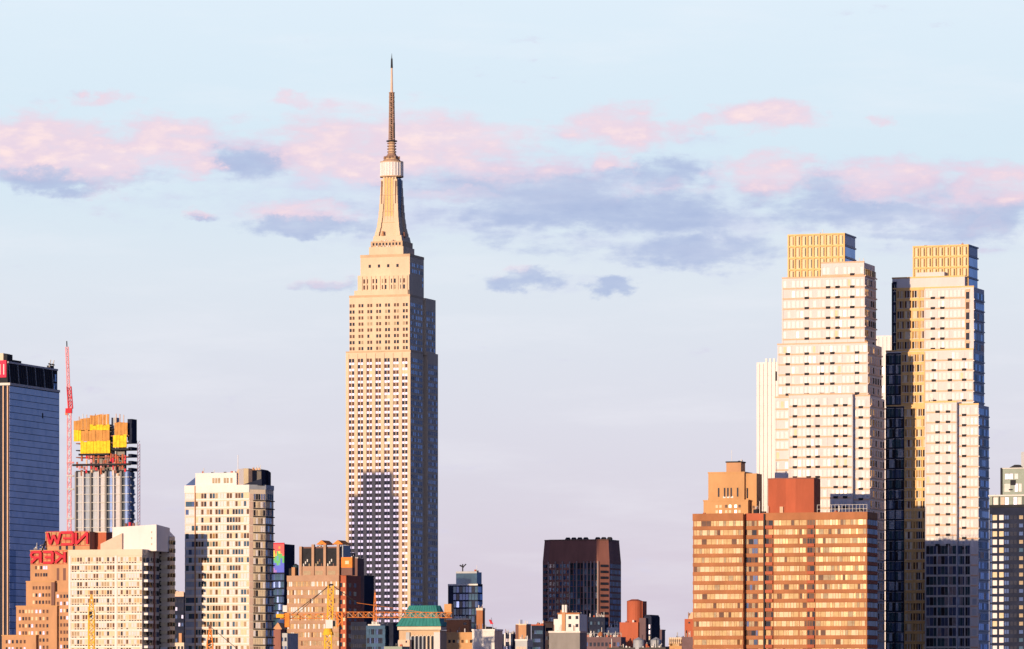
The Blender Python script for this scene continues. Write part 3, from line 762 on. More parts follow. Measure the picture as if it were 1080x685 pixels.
# ================================================================== left cluster
def glass_tower():
    b = Bld('office_tower', 'dark blue glass office tower with slanted louvre crown at the left edge', 'office tower', -45, 10, 62.5, 2900, seed=31)
    w, d = b.w, b.d; zb = b.z(406)
    b.box('wall', -w, 0, 0, d, 0, zb, navyw)
    xc = b.fx(8, 1.5); yb = b.sy(60.5, xc); zc = b.z(381.5)
    b.box('crown', -w + 2, xc, 1.5, yb, zb, zc, dark)
    n = 22
    for i in range(n):   # slanted louvres on the crown flank
        y = 3 + (yb - 5) * i / n
        b.part('louvre', MB().bar((xc + .15, y, zc - 1.0), (xc + .15, y + 2.2, zb + 1.5), .35, bluep if i % 4 == 0 else navyw))
    b.part('crown_rail', MB().box(xc, xc + .5, 1.5, yb, zc - .8, zc + .3, lgrey))
    b.part('ledge', MB().box(-.2, .5, 0, d + .2, zb - .3, zb + 1.2, lgrey).box(-w, .5, -.4, 0, zb - .3, zb + 1.2, lgrey))
    # corner bay of the crown
    for r in (0, 1): b.win('R', yb - 3.5, zb + 3 + 5.5 * r, 3.5, 4.4, xc, g_blue2)
    # red sign panel on the front of the crown
    sg = b.part('sign_panel', MB().box(b.fx(-6, 1.5), b.fx(7, 1.5), .9, 1.5, b.z(398), b.z(380), signp))
    for i in range(3):
        b.part('sign_stroke', MB().box(b.fx(-4 + i * 4, 1.5), b.fx(-3 + i * 4, 1.5), .7, .9, b.z(395), b.z(384), whitep), sg)
    # golden vertical fins on the sunlit front
    for i in range(11):
        x = -.6 - i * 2.8
        b.part('fin', MB().box(x - .75, x, -.8, 0, 0, zb - .5, peach))
        b.win('F', x - 1.7, (zb + 60) / 2, 1.7, zb - 64, 0, g_dark, .05)
    # flank glazing: ribbons of panes floor by floor
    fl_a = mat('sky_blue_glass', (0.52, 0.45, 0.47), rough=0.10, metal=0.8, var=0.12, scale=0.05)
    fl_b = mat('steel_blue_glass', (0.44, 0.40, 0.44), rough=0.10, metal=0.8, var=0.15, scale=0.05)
    fl_c = mat('dark_reflection_glass', (0.22, 0.24, 0.32), rough=0.10, metal=0.85, var=0.2, scale=0.05)
    P = 3.9; z = zb - .6; row = 0
    cells = 24
    while z > 62:
        for j in range(cells):
            dark_refl = (z < zb - 95 and j < 3) or z < 100  # darker panes low on the flank: a reflection put into the glass colour
            ms, wt = ([fl_a, fl_b], [3, 1]) if not dark_refl else ([fl_c, fl_b], [3, 1])
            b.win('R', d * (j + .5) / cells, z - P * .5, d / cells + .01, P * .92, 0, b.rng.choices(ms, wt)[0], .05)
        z -= P; row += 1
    b.win('R', d * .66, b.z(434), 1.6, 3.2, 0, dark, .12)
    # window-washing gear and roof plant
    b.box('plant_room', b.fx(-6, 4), b.fx(3.5, 4), 4, 14, zc, b.z(372), cream)
    b.box('plant_room', b.fx(3.6, 4), b.fx(7.5, 4), 4, 12, zc, b.z(373), dark)
    b.box('plant_room', xc - 6, xc - 1, 12, 24, zc, zc + 1.8, dark)
    mb = MB(); y = yb - 8
    mb.box(xc - 3, xc - .5, y - 1, y + 4, zc, zc + 2.0, dark)
    for yy in (y - 1, y + 4): mb.bar((xc - 1.5, yy, zc + 1), (xc - 1, yy + 1.2, zc + 5.5), .45, lgrey); mb.bar((xc - 1.5, yy - .8, zc + 3), (xc - 1, yy + 1.5, zc + 2.6), .7, dark)
    b.part('cleaning_rig', mb)
    b.done()
glass_tower()

def stroke_letter(ch, w, h, t):
    """thick straight strokes in a w x h cell, as seen reversed from behind"""
    S_ = {'W': [(0, 1, .22, 0), (.22, 0, .5, .8), (.5, .8, .78, 0), (.78, 0, 1, 1)],
          'E': [(0, 0, 0, 1), (0, 0, 1, 0), (0, 1, 1, 1), (0, .5, .85, .5)],
          'N': [(0, 0, 0, 1), (0, 1, 1, 0), (1, 0, 1, 1)],
          'R': [(0, 0, 0, 1), (0, 1, .85, 1), (.85, 1, 1, .85), (1, .85, 1, .62), (1, .62, .85, .5), (.85, .5, 0, .5), (.4, .5, 1, 0)],
          'K': [(0, 0, 0, 1), (0, .45, 1, 1), (.3, .58, 1, 0)]}[ch]
    mb = MB()
    for i, (xa, za, xb, zb) in enumerate(S_):
        y = -.02 * i
        mb.bar(((1 - xa) * w, y, za * h), ((1 - xb) * w, y, zb * h), t, redp)
    return mb

def hotel():
    b = Bld('hotel_building', 'stepped tan brick hotel tower behind the cream apartment block', 'hotel', 32, 96, 103, 2150, seed=32)
    zf = b.z
    def tier(pa, pb, row, y0, dep, lo=0, m=brick_t):
        x0, x1 = b.fx(pa, y0), b.fx(pb, y0)
        b.box('wall', x0, x1, y0, y0 + dep, lo, zf(row, x1, y0), m); parapet(b, x0, x1, y0, y0 + dep, zf(row, x1, y0), brick_y, h=.5)
        return x0, x1
    T = {}
    T['top'] = tier(48, 94.5, 562, 6, 16)
    T['two'] = tier(32, 98, 581, 3, 24)
    T['mid'] = tier(27.5, 57.5, 614, 1.5, 28)
    T['low'] = tier(17, 60, 640, 0, 30)
    T['base'] = tier(2, 38, 671, -2, 34)
    tier(-20, 20, 690, -4, 34)
    # flat brown strips: shade of the court slots put into colour
    for pa, pb, r in ((54, 57.5, 614), (59.8, 62.3, 599), (66.5, 69.3, 599)):
        y = 2.9 if r == 599 else .9
        b.part('recess_shade', MB().box(b.fx(pa, y), b.fx(pb, y), y, y + .12, zf(700) if r == 614 else zf(612), zf(r), brown))
    b.box('wall', b.fx(58, 1.5), b.fx(85, 1.5), 1.5, 4, 0, zf(624), brick_t)
    P = 7.6 / F * 2150
    wm_ = [g_brown, g_refl, g_dark, blind]; ww = [4, 2.5, 2, 1]
    b.grid('F', 0, 0, zf(615), zf(594.5), [b.fx(p, 3) for p in (38, 40.5, 43.5, 46.5, 49)], P, .9, 1.5, 3, wm_, ww)
    b.grid('F', 0, 0, zf(640), zf(616), [b.fx(p, 1.5) for p in (35.5, 38.5, 42, 45.5, 49, 52)], P, .9, 1.5, 1.5, wm_, ww)
    b.grid('F', 0, 0, zf(700), zf(641), [b.fx(p, 0) for p in (21, 24.5, 27.5, 31, 34, 38.5, 42.5, 46, 50)], P, .9, 1.5, 0, wm_, ww)
    b.grid('F', 0, 0, zf(700), zf(673), [b.fx(p, -2) for p in (7, 10, 13.5, 18, 22, 26)], P, .9, 1.5, -2, wm_, ww)
    b.grid('F', 0, 0, zf(700), zf(625), [b.fx(p, 1.5) for p in (61, 64.5, 68, 71)], P, .9, 1.5, 1.5, wm_, ww)
    for px in (63.5, 70.5, 78): b.win('F', b.fx(px, 6), zf(577), 1.1, 2.0, 6, g_dark)
    b.box('plant_room', b.fx(100, 12), b.fx(112, 12), 12, 20, 0, zf(561), brick_r)
    b.part('cornice', MB().box(b.fx(99.5, 12), b.fx(112.5, 12), 11.6, 20.4, zf(561), zf(560), cream))
    b.part('fire_stair', MB().bar((b.fx(44, 2), 2.5, zf(580)), (b.fx(47.5, 5), 5.5, zf(570)), .5, dark).bar((b.fx(42, 2), 2.5, zf(575)), (b.fx(47, 5), 5.5, zf(573)), .4, lgrey))
    b.clutter(b.fx(33, 3), b.fx(46, 3), 3.5, 6, zf(579), 5, 1.2)
    b.done()
    # the rooftop letters
    def sign(label, chars, pa, pb, r0, r1, y0, grp, brickrow):
        root = bpy.data.objects.new('rooftop_sign', None); COL.objects.link(root)
        xa = b.fx(pa, y0); za = zf(r0); xb = b.fx(pb, y0); zb = zf(r1)
        root.location = (b.Cx + xa * b.ca + y0 * b.sa, 2150 - xa * b.sa + y0 * b.ca, za); root.rotation_euler = (0, 0, -b.a)
        tag(root, label, 'sign', grp)
        W, H = xb - xa, zb - za; n = len(chars); cw = W / n
        fr = MB()
        for i in range(n * 3 + 1):
            x = W * i / (n * 3); fr.bar((x, .55, 0), (x, .55, H), .14, brick_r)
        for k in range(4): fr.bar((0, .5, H * k / 3), (W, .5, H * k / 3), .16, redp)
        fr.build('frame', root)
        for i, ch in enumerate(chars):
            o = stroke_letter(ch, cw * (.78 if ch != 'W' else .92), H * .8, 1.05).build('letter', root, (cw * i + cw * .1, 0, H * .1))
            o['label'] = 'red letter ' + ch + ' seen reversed'
    sign('upper red rooftop letters W E N seen reversed on the hotel', 'WEN', 48.5, 94, 575, 559.8, 5.2, 'reversed red hotel letters', 0)
    sign('lower red rooftop letters R E K seen reversed on the hotel', 'REK', 32, 70, 594.5, 580.5, 2.2, 'reversed red hotel letters', 0)
hotel()

def cream_block():
    b = Bld('apartment_block', 'cream apartment block with many gridded windows and chamfered penthouse', 'apartment block', 72.5, 150, 168, 1640, seed=33)
    w, d = b.w, b.d; P = 8.72 / F * 1640; z1 = b.z(581)
    d1 = b.sy(164)
    b.box('wall', -w, 0, 0, d, 0, z1, cream)
    b.part('parapet', MB().box(-w - .1, .1, -.25, .4, z1 - 1.6, z1 + .5, cream).box(-.3, .1, .4, d, z1 - 1.6, z1 + .5, cream))
    z = z1 - 2.2
    n = 27; st = w / n
    while z > b.z(700):
        for j in range(n):
            if j in (0, 17): continue
            r = b.rng.random()
            m_ = b.rng.choices([g_pale, gl_b, blind, blind2, g_gold, blind3, g_brown], [4, 3, 2, 1.5, 1.5, 1.5, 2])[0] if j not in (3, 10, 14, 19) else b.rng.choice([g_brown, blind3, g_dark])
            b.win('F', -w + st * (j + .5), z - P * .22, st * .68, P * .50, 0, m_, .05)
            if b.rng.random() < .75: b.win('F', -w + st * (j + .5), z - P * .64, st * .6, P * .12, 0, g_dark, .05)
        b.part('ledge', MB().box(-w, 0, -.16, 0, z - P * .90, z - P * .74, whitep))
        # balconies down the flank
        b.part('balcony', MB().box(.0, 1.6, 1, d1 * .5, z - P, z - P * .70, whitep))
        for j in range(5):
            b.win('R', d * (j + .5) / 5, z - P * .3, d / 6.5, P * .56, 0, b.rng.choice([g_dark, g_dark, g_brown, g_blue]))
        z -= P
    for j in (0, 17, 27):
        b.part('pier', MB().box(-w + st * j, -w + st * (j + .8) if j < 27 else 0.02, -.22, 0, 0, z1 - 1, whitep))
    b.part('pier', MB().bar((1.2, d * .52, 0), (1.2, d * .52, z1), .5, maroon))
    # penthouse and chamfered volumes
    y0 = 5; xa, xb = b.fx(118.5, y0), b.fx(165, y0)
    pent = b.part('penthouse', MB().prism([(xa, y0), (xb, y0), (xb, y0 + 12), (xa, y0 + 12)], z1, 0, whitep, ztops=[b.z(556, 0, y0), b.z(553.5, 0, y0), b.z(556, 0, y0), b.z(559, 0, y0)]))
    xs = b.fx(106, 4)
    b.part('sloped_roof', MB().prism([(xs, 4), (b.fx(128.5, 4), 4), (b.fx(128.5, 4), 14), (xs, 14)], z1, 0, pinkp, ztops=[b.z(573), b.z(562), b.z(562), b.z(573)]))
    for k, px in enumerate((133, 137, 141, 144.5)):
        b.part('vent_pipe', MB().cyl(b.fx(px, 8), 8, .5, b.z(558, 0, 8), b.z(551 - (k % 2)), [brown, redp, maroon, lgrey][k], 8))
    # rear wing
    y1 = d + 1
    xa, xb = b.fx(167.5, y1), b.fx(179, y1)
    zt = b.z(566, xb, y1)
    yb = b.sy(184.5, xb);
    b.part('wing', MB().prism([(xa - 4, y1), (xb, y1), (xb, yb), (xa - 4, yb)], 0, zt, cream).prism([(xa - 4, y1), (xb, y1), (xb, yb), (xa - 4, yb)], zt, zt + 2.6, whitep, [(xa - 4, y1), (xb - 2.2, y1 + .5), (xb - 2.2, yb - 1), (xa - 4, yb)]))
    z = zt - 1.0
    while z > b.z(700):
        b.win('F', (xa + xb) / 2, z - P * .35, (xb - xa) * .62, P * .42, y1, b.rng.choice([blind, whitep, blind]), .5)
        b.win('F', xa + .5, z - P * .4, .8, P * .7, y1, g_dark); b.win('F', xb - .5, z - P * .4, .7, P * .5, y1, g_brown)
        for j in range(3): b.win('R', y1 + (yb - y1) * (j + .5) / 3, z - P * .35, 2.2, P * .5, xb, g_dark)
        z -= P
    b.grid('F', b.fx(152, y0), b.fx(164, y0), b.z(580), b.z(558), 0 or [b.fx(160, y0)], 2, .3, .6, y0, [blind3], [1])
    b.clutter(b.fx(122, 6), b.fx(150, 6), y0 + 1, y0 + 6, b.z(557, 0, y0), 4, .8)
    b.done()
cream_block()

def grid_tower():
    b = Bld('apartment_tower', 'cream apartment tower with curved striped roof screen', 'apartment tower', 195, 263, 288.5, 1666, seed=34)
    w, d = b.w, b.d; P = 8.48 / F * 1666; z1 = b.z(512)
    xg = b.fx(206)
    L = (280 - 540) / F; t = (L * b.D - b.Cx) / (b.ca + b.sa - L * (b.ca - b.sa))
    yb = b.sy(288.5, t)
    b.part('wall', MB().prism([(-w, 0), (0, 0), (t, t), (t, yb), (-w, yb)], 0, z1, cream))
    def slab(u0, u1, out, za, zb, m_, name):
        k = .7071
        b.part(name, MB().prism([(u0 * t, u0 * t), (u0 * t + out * k, u0 * t - out * k), (u1 * t + out * k, u1 * t - out * k), (u1 * t, u1 * t)], za, zb, m_))
    b.part('parapet', MB().box(-w - .1, 0, -.25, .4, z1 - 2.4, z1 + .2, whitep).prism([(0, -.2), (t + .2, t), (t + .2, yb), (t - .3, yb), (t - .3, t), (0, .3)], z1 - 1.4, z1 + .2, bluep))
    b.part('downpipe', MB().bar((xg, -.25, 0), (xg, -.25, z1), .35, brick_t))
    z = z1 - 2.6; st = (-xg) / 19
    while z > b.z(700):
        for j in range(19):
            x = xg + st * (j + .5)
            low = z < b.z(570)
            m_ = b.rng.choices([gl_b, g_pale, blind, g_gold, g_brown, g_dark, g_teal], [4, 4, 2, 1.2, 2, .8, 1.2 if not low else 3.0])[0]
            if j in (2, 5, 7, 11, 14): m_ = b.rng.choice([g_brown, blind3, g_brown, g_dark])
            b.win('F', x, z - P * .32, st * .76, P * .62, 0, m_, .05)
        for j in range(3):
            x = -w + .3 + (xg + w - .5) * (j + .5) / 3
            b.win('F', x, z - P * .32, (xg + w) / 3.5, P * .64, 0, b.rng.choices([gl_b, g_pale, g_teal, g_blue], [4, 3, 1.2, 1])[0], .05)
        b.part('ledge', MB().box(-w, xg - .3, -.15, 0, z - P * .86, z - P * .68, white).box(xg + .3, 0, -.15, 0, z - P * .86, z - P * .68, whitep))
        slab(.0, .22, .08, z - P * .95, z - P * .1, pinkp, 'corner_panel')
        slab(.24, 1.0, .5, z - P, z - P * .88, dark, 'balcony')  # balcony slabs in near-black, the shadow beneath them put into the colour
        for j in range(5):
            u = .26 + .148 * j
            slab(u, u + .11, .1, z - P * .84, z - P * .12, b.rng.choices([blind, g_refl, g_dark, blind3, whitep], [4, 2, 2, 1, 2])[0], 'side_window')
        b.part('balcony', MB().box(t, t + .5, t, yb, z - P, z - P * .88, dark))  # slab darkened likewise, balcony shadow put into its colour
        for j in range(4): b.win('R', t + (yb - t) * (j + .5) / 4, z - P * .42, (yb - t) / 5.5, P * .7, t, b.rng.choices([blind, g_refl, g_dark, pinkp], [2, 2, 2, 1])[0])
        z -= P
    # penthouse
    y0 = 3; xa, xb = b.fx(206, y0), b.fx(249.5, y0); zp = b.z(498)
    pent = b.part('penthouse', MB().box(xa, xb, y0, y0 + 10, z1, zp, whitep))
    for px in (224, 227, 230, 236, 239, 243): b.part('louvre', MB().box(b.fx(px, y0), b.fx(px + 2.2, y0), y0 - .1, y0, b.z(509), b.z(503.5), blind3), pent)
    b.part('sloped_roof', MB().prism([(b.fx(196, y0), y0), (xa, y0), (xa, y0 + 9), (b.fx(196, y0), y0 + 9)], z1, 0, g_blue, ztops=[b.z(510.5), b.z(502.5), b.z(502.5), b.z(510.5)]))
    # curved striped screen at the right
    sh = [(249.5, 4, 497), (252, 4, 494), (257, 5, 493.3), (262, 6, 493.3), (266, 8, 494), (271, 10, 493.5), (275.5, 12, 493.5), (280, 15, 494), (283, 18, 496)]
    mm = [peach, white, goldp, peach, navyw, goldp, navyw, navyw]
    for i, ((pa, ya, ra), (pb, yb, rb)) in enumerate(zip(sh, sh[1:])):
        x0, x1 = b.fx(pa, ya), b.fx(pb, yb)
        b.part('roof_screen', MB().prism([(x0, ya), (x1, yb), (x1, yb + 2.5), (x0, ya + 2.5)], z1, 0, mm[i], ztops=[b.z(ra), b.z(rb), b.z(rb), b.z(ra)]))
    b.part('sloped_roof', MB().prism([(b.fx(256, 2), 2), (b.fx(276, 2), 2), (b.fx(276, 2), 6), (b.fx(256, 2), 6)], z1, 0, navyw, ztops=[b.z(511), b.z(505), b.z(505), b.z(511)]))
    b.part('antenna', MB().bar((b.fx(251, 5), 5, z1), (b.fx(251, 5), 5, b.z(479)), .16, whitep))
    b.clutter(xa + 1, xb - 1, y0 + 1, y0 + 6, zp, 6, .9); b.clutter(b.fx(254, 6), b.fx(275, 6), 6, 9, b.z(495), 5, .9, [brick_t, peach])
    b.done()
grid_tower()

def construction():
    b = Bld('unfinished_tower', 'unfinished glass tower wrapped in yellow formwork panels at the top', 'tower under construction', 80, 136, 142, 2450, seed=35)
    w, d = b.w, b.d; m_ = 2450 / F
    zg = b.z(497)
    # scalloped glass body: half round bays
    body = MB().box(-w + .5, -.5, 2, d, 0, zg, grey); b.part('wall', body)
    n = 7; st = w / n
    for i in range(n):
        cx = -w + st * (i + .5)
        gl = [g_pale, gl_b, g_pale, gl_a, g_blue2, gl_a, g_blue2][i]
        mb = MB().cyl(cx, 2.2, st * .46, 0, zg - (1 if i % 2 else 0), gl, 12)
        o = b.part('glass_bay', mb)
        b.part('mullion', MB().box(-w + st * i - .35, -w + st * i + .35, -.6, 2, 0, zg, white if i % 2 else grey))
    z = zg - 3
    while z > b.z(600):
        b.part('floor_edge', MB().box(-w, 0, -.25, 2, z - .12, z + .12, lgrey)); b.part('floor_edge', MB().box(-.5, .5, 2, d, z - .3, z + .3, bluep)); z -= 4.2
    b.grid('R', 2, d, b.z(600), zg, 4, 4.2, 3.4, 3.2, -.5, [g_blue, g_dark], [1, 1])
    # raw floors with red netting
    z = zg
    k = 0
    while z < b.z(450):
        b.part('floor_slab', MB().box(-w, 0, 0, d, z, z + .5, maroon if k % 3 else dark)); z += 3.5; k += 1
    b.box('core', -w + 6, -4, 4, d - 1, zg, b.z(447), grey)
    for i in range(22):
        x = -w + w * (i + .5) / 22
        zn = zg + b.rng.uniform(-2.5, 1.5)
        while zn < b.z(481):
            hn = b.rng.uniform(1.2, 3.2)
            if b.rng.random() < .75: b.part('netting', MB().box(x - b.rng.uniform(.3, .6), x + b.rng.uniform(.3, .62), -.25 - b.rng.random() * .2, .1, zn, min(zn + hn, b.z(478)), b.rng.choice([redp, maroon, brick_r, brick_r, pinkr, peach])))
            zn += hn + b.rng.uniform(.1, .6)
    b.part('platform', MB().box(-w - 1.5, .8, -1.2, .5, b.z(491), b.z(489), dark))
    b.part('platform', MB().box(b.fx(84), b.fx(116), -1.6, .3, b.z(480), b.z(478), dark)); b.part('platform', MB().box(b.fx(119), b.fx(137), -1.6, .3, b.z(475), b.z(473), dark))
    def panels(pa, pb, r0, r1, y, mt, n, slope=0):
        x0, x1 = b.fx(pa, y), b.fx(pb, y)
        for i in range(n):
            a_ = x0 + (x1 - x0) * i / n; c_ = x0 + (x1 - x0) * (i + 1) / n - .12
            dz = slope * (i / n) + b.rng.uniform(-.3, .3)
            b.part('formwork_panel', MB().box(a_, c_, y - .35 - .1 * (i % 2), y, b.z(r0), b.z(r1) + dz, mt))
    panels(85, 116.5, 478, 465, -1.0, yel, 9); panels(86, 116, 465, 453.5, -.8, ply, 8); panels(95, 116, 453.5, 448, -.6, yel, 6)
    panels(78, 86, 465, 453, -.6, yel, 3); panels(78, 95, 453, 443, -.4, ply, 5, 2); panels(95, 115.5, 448, 438, -.2, ply, 8, 1.0)
    panels(119.5, 134, 472, 459, -.8, yel, 4); panels(121, 135, 459, 445.5, -.6, ply, 4)
    for px in (84, 88, 92, 97, 101, 105, 109, 113, 123, 127, 131):
        b.part('prop', MB().bar((b.fx(px), -.6, b.z(452)), (b.fx(px), -.6, b.z(437 + b.rng.uniform(-1.5, 2.5))), .3, b.rng.choice([ply, peach, lgrey])))
    b.box('shaft', b.fx(117.5, 3), b.fx(122.5, 3), 3, 7, zg, b.z(440), bluep)
    b.box('shaft', -1.2, 1.2, 1, d, b.z(465), b.z(442), navyw)
    z = zg
    while z < b.z(466):
        b.part('screen', MB().box(-.4, 1.4, 0, d, z, z + 1.6, navyw)); z += 3.5
    # hoist mast on the right
    mb = MB(); x0 = 3.5; yy = d * .6
    z = 0
    for k in (-.6, .6): mb.bar((x0 + k, yy, 0), (x0 + k, yy, b.z(468)), .22, pinkr)
    z = 60
    while z < b.z(468): mb.bar((x0 - .6, yy, z), (x0 + .6, yy, z + 1.6), .16, pinkr); z += 1.6
    b.part('hoist_mast', mb)
    b.done()
construction()

# ------------------------------------------------------------------ cranes
def lattice(mb, p, q, wd, seg, t, m, m2=None, up=None):
    p, q = Vector(p), Vector(q); d = (q - p); n = max(2, int(d.length / seg)); dn = d.normalized()
    u = Vector(up) if up else (Vector((1, 0, 0)) if abs(dn.z) > .7 else Vector((0, 0, 1)))
    a = dn.cross(u).normalized(); c = dn.cross(a).normalized()
    cs = [(a + c) * wd / 2, (a - c) * wd / 2, (-a - c) * wd / 2, (-a + c) * wd / 2]
    for k in cs: mb.bar(p + k, q + k, t, m)
    for i in range(n):
        A, B_ = p + d * i / n, p + d * (i + 1) / n
        mm = m2 if (m2 and i % 2) else m
        for j in range(4):
            k1, k2 = cs[j], cs[(j + 1) % 4]
            if i % 2: k1, k2 = k2, k1
            mb.bar(A + k1, B_ + k2, t * .75, mm)
            mb.bar(A + k1, A + k2, t * .6, mm)

def pt(px, row, D): return Vector(((px - 540) / F * D, D, CAMZ + (HOR - row) / F * D))

def red_crane():
    D = 2400
    base = pt(73, 560, D); r = bpy.data.objects.new('tower_crane', None); COL.objects.link(r); r.location = (base.x, D, 0)
    tag(r, 'tall thin pink red luffing crane with upright jib beside the unfinished tower', 'crane', 'construction cranes')
    L0 = lambda px, row: pt(px, row, D) - Vector((base.x, D, 0))
    mb = MB(); lattice(mb, L0(73, 731), L0(73, 436), 1.8, 2.2, .36, pinkr, whitep); mb.build('mast', r)
    mb = MB().box(L0(71, 0).x - .8, L0(76, 0).x, -1.5, 1.5, L0(0, 436).z, L0(0, 431).z, redp); mb.build('slewing_unit', r)
    MB().box(L0(69, 0).x, L0(71.5, 0).x, -1, .5, L0(0, 438).z, L0(0, 434).z, orange).build('cab', r)
    mb = MB(); lattice(mb, L0(74.5, 431), L0(72.8, 408), 2.0, 2.2, .42, redp); mb.build('apex_frame', r)
    mb = MB(); lattice(mb, L0(73, 431), L0(70.6, 366), 1.3, 1.8, .3, pinkr); mb.bar(L0(70.6, 366), L0(70.4, 360), .5, dark); mb.build('jib', r)
    mb = MB().bar(L0(73.5, 408), L0(71, 368), .12, dark); mb.build('pendant', r)
    for row in (489, 503, 517, 548):
        MB().box(L0(70.5, 0).x, L0(78, 0).x, -1.3, 1.3, L0(0, row).z, L0(0, row - 1.6).z, pinkr if row == 489 else lgrey).build('tie_collar', r)
red_crane()

def yellow_crane():
    D = 1380
    ox = (346 - 540) / F * D
    r = bpy.data.objects.new('tower_crane', None); COL.objects.link(r); r.location = (ox, D, 0)
    tag(r, 'large yellow tower crane with long orange lattice jib in front of the banded office building', 'crane', 'construction cranes')
    def L0(px, row, dy=0):
        q = pt(px, row, D + dy); return (q.x - ox, dy, q.z)
    mb = MB(); lattice(mb, L0(346, 731), L0(346, 667), 1.9, 1.9, .34, yel2); mb.build('mast', r)
    MB().cyl(L0(346, 0)[0], 0, 1.6, L0(0, 670)[2], L0(0, 663)[2], yel2, 14, 1.1).build('slewing_ring', r)
    c = MB().box(L0(343.5, 0)[0], L0(351, 0)[0], -1.2, 1.2, L0(0, 663)[2], L0(0, 654)[2], whitep)
    cab = c.build('cab', r); MB().box(L0(351, 0)[0], L0(353.5, 0)[0], -1.1, .9, L0(0, 661)[2], L0(0, 655)[2], g_dark).build('window', cab)
    mb = MB(); lattice(mb, L0(348, 654), L0(349, 618), 1.5, 1.5, .3, yel2); mb.bar(L0(347, 617), L0(351.5, 617), .5, dark); mb.build('apex', r)
    mb = MB(); lattice(mb, L0(350, 648.5, 0), L0(476, 649, 8), 1.5, 1.45, .17, orange, peach); jb = mb.build('jib', r)
    mb = MB(); lattice(mb, L0(346, 650, 0), L0(296, 650.5, -4), 1.3, 1.6, .18, orange, yel2); mb.build('counter_jib', r)
    mb = MB(); lattice(mb, L0(358, 646, -1), L0(358.5, 662, -1), 1.5, 1.5, .3, orange); mb.build('trolley', r)
    MB().box(L0(301, 0)[0], L0(306, 0)[0], -4.6, -2.6, L0(0, 662)[2], L0(0, 647)[2], orange).build('counterweight', r)
    MB().box(L0(292, 0)[0], L0(300, 0)[0], -4.6, -2.8, L0(0, 652)[2], L0(0, 648)[2], yel2).build('counterweight', r)
    MB().box(L0(299, 0)[0], L0(303.5, 0)[0], -4.4, -3, L0(0, 646)[2], L0(0, 639)[2], whitep).build('winch_house', r)
    MB().bar(L0(349, 617), L0(308, 648, -3.5), .16, dark).build('pendant', r)
    MB().bar(L0(347.5, 617), L0(313, 648, -3.5), .12, dark).build('pendant', r)
    MB().bar(L0(350, 617), L0(376, 636, 2), .18, dark).bar(L0(376, 636, 2), L0(460, 648, 7), .10, orange).build('pendant', r)
yellow_crane()

def small_crane(px, top, D, label, mt, pend=None, wd=1.6):
    ox = (px - 540) / F * D
    r = bpy.data.objects.new('tower_crane', None); COL.objects.link(r); r.location = (ox, D, 0)
    tag(r, label, 'crane', 'construction cranes')
    def L0(p, row, dy=0):
        q = pt(p, row, D + dy); return Vector((q.x - ox, dy, q.z))
    k = (700 - top)
    mid = top + 26 if k > 40 else top + 20
    mb = MB()
    cs = [(-1, -1), (1, -1), (1, 1), (-1, 1)]
    mb2 = MB(); lattice(mb2, L0(px, 731), L0(px, mid), wd, wd * .9, .3, mt); mb2.build('mast', r)
    a = L0(px, mid); t = L0(px, top)
    prev = None
    for i in range(7):
        f = i / 6; h = wd / 2 * (1 - f) + .1
        c = a + (t - a) * f
        cur = [c + Vector((h * x, h * y, 0)) for x, y in cs]
        if prev:
            for j in range(4): mb.bar(prev[j], cur[j], .26, mt); mb.bar(prev[j], cur[(j + 1) % 4], .18, mt)
        prev = cur
    mb.box(t.x - .4, t.x + .4, -.4, .4, t.z - .6, t.z + .5, brown)
    mb.build('apex', r)
    MB().box(a.x - .6, a.x + .2, -.9, 0, a.z - .2, a.z + 1.6, dark).build('cab', r)
    if pend: MB().bar(t, L0(*pend), .16, dark).build('pendant', r)
small_crane(96.5, 625, 1420, 'yellow crane mast tapering to a point in front of the cream apartment block', yel2)
small_crane(221.5, 661, 1400, 'short orange crane top at the foot of the cream tower with the curved screen', orange, (252, 686))
small_crane(395.5, 624, 2300, 'slim peach coloured crane mast rising against the spired skyscraper', orange)

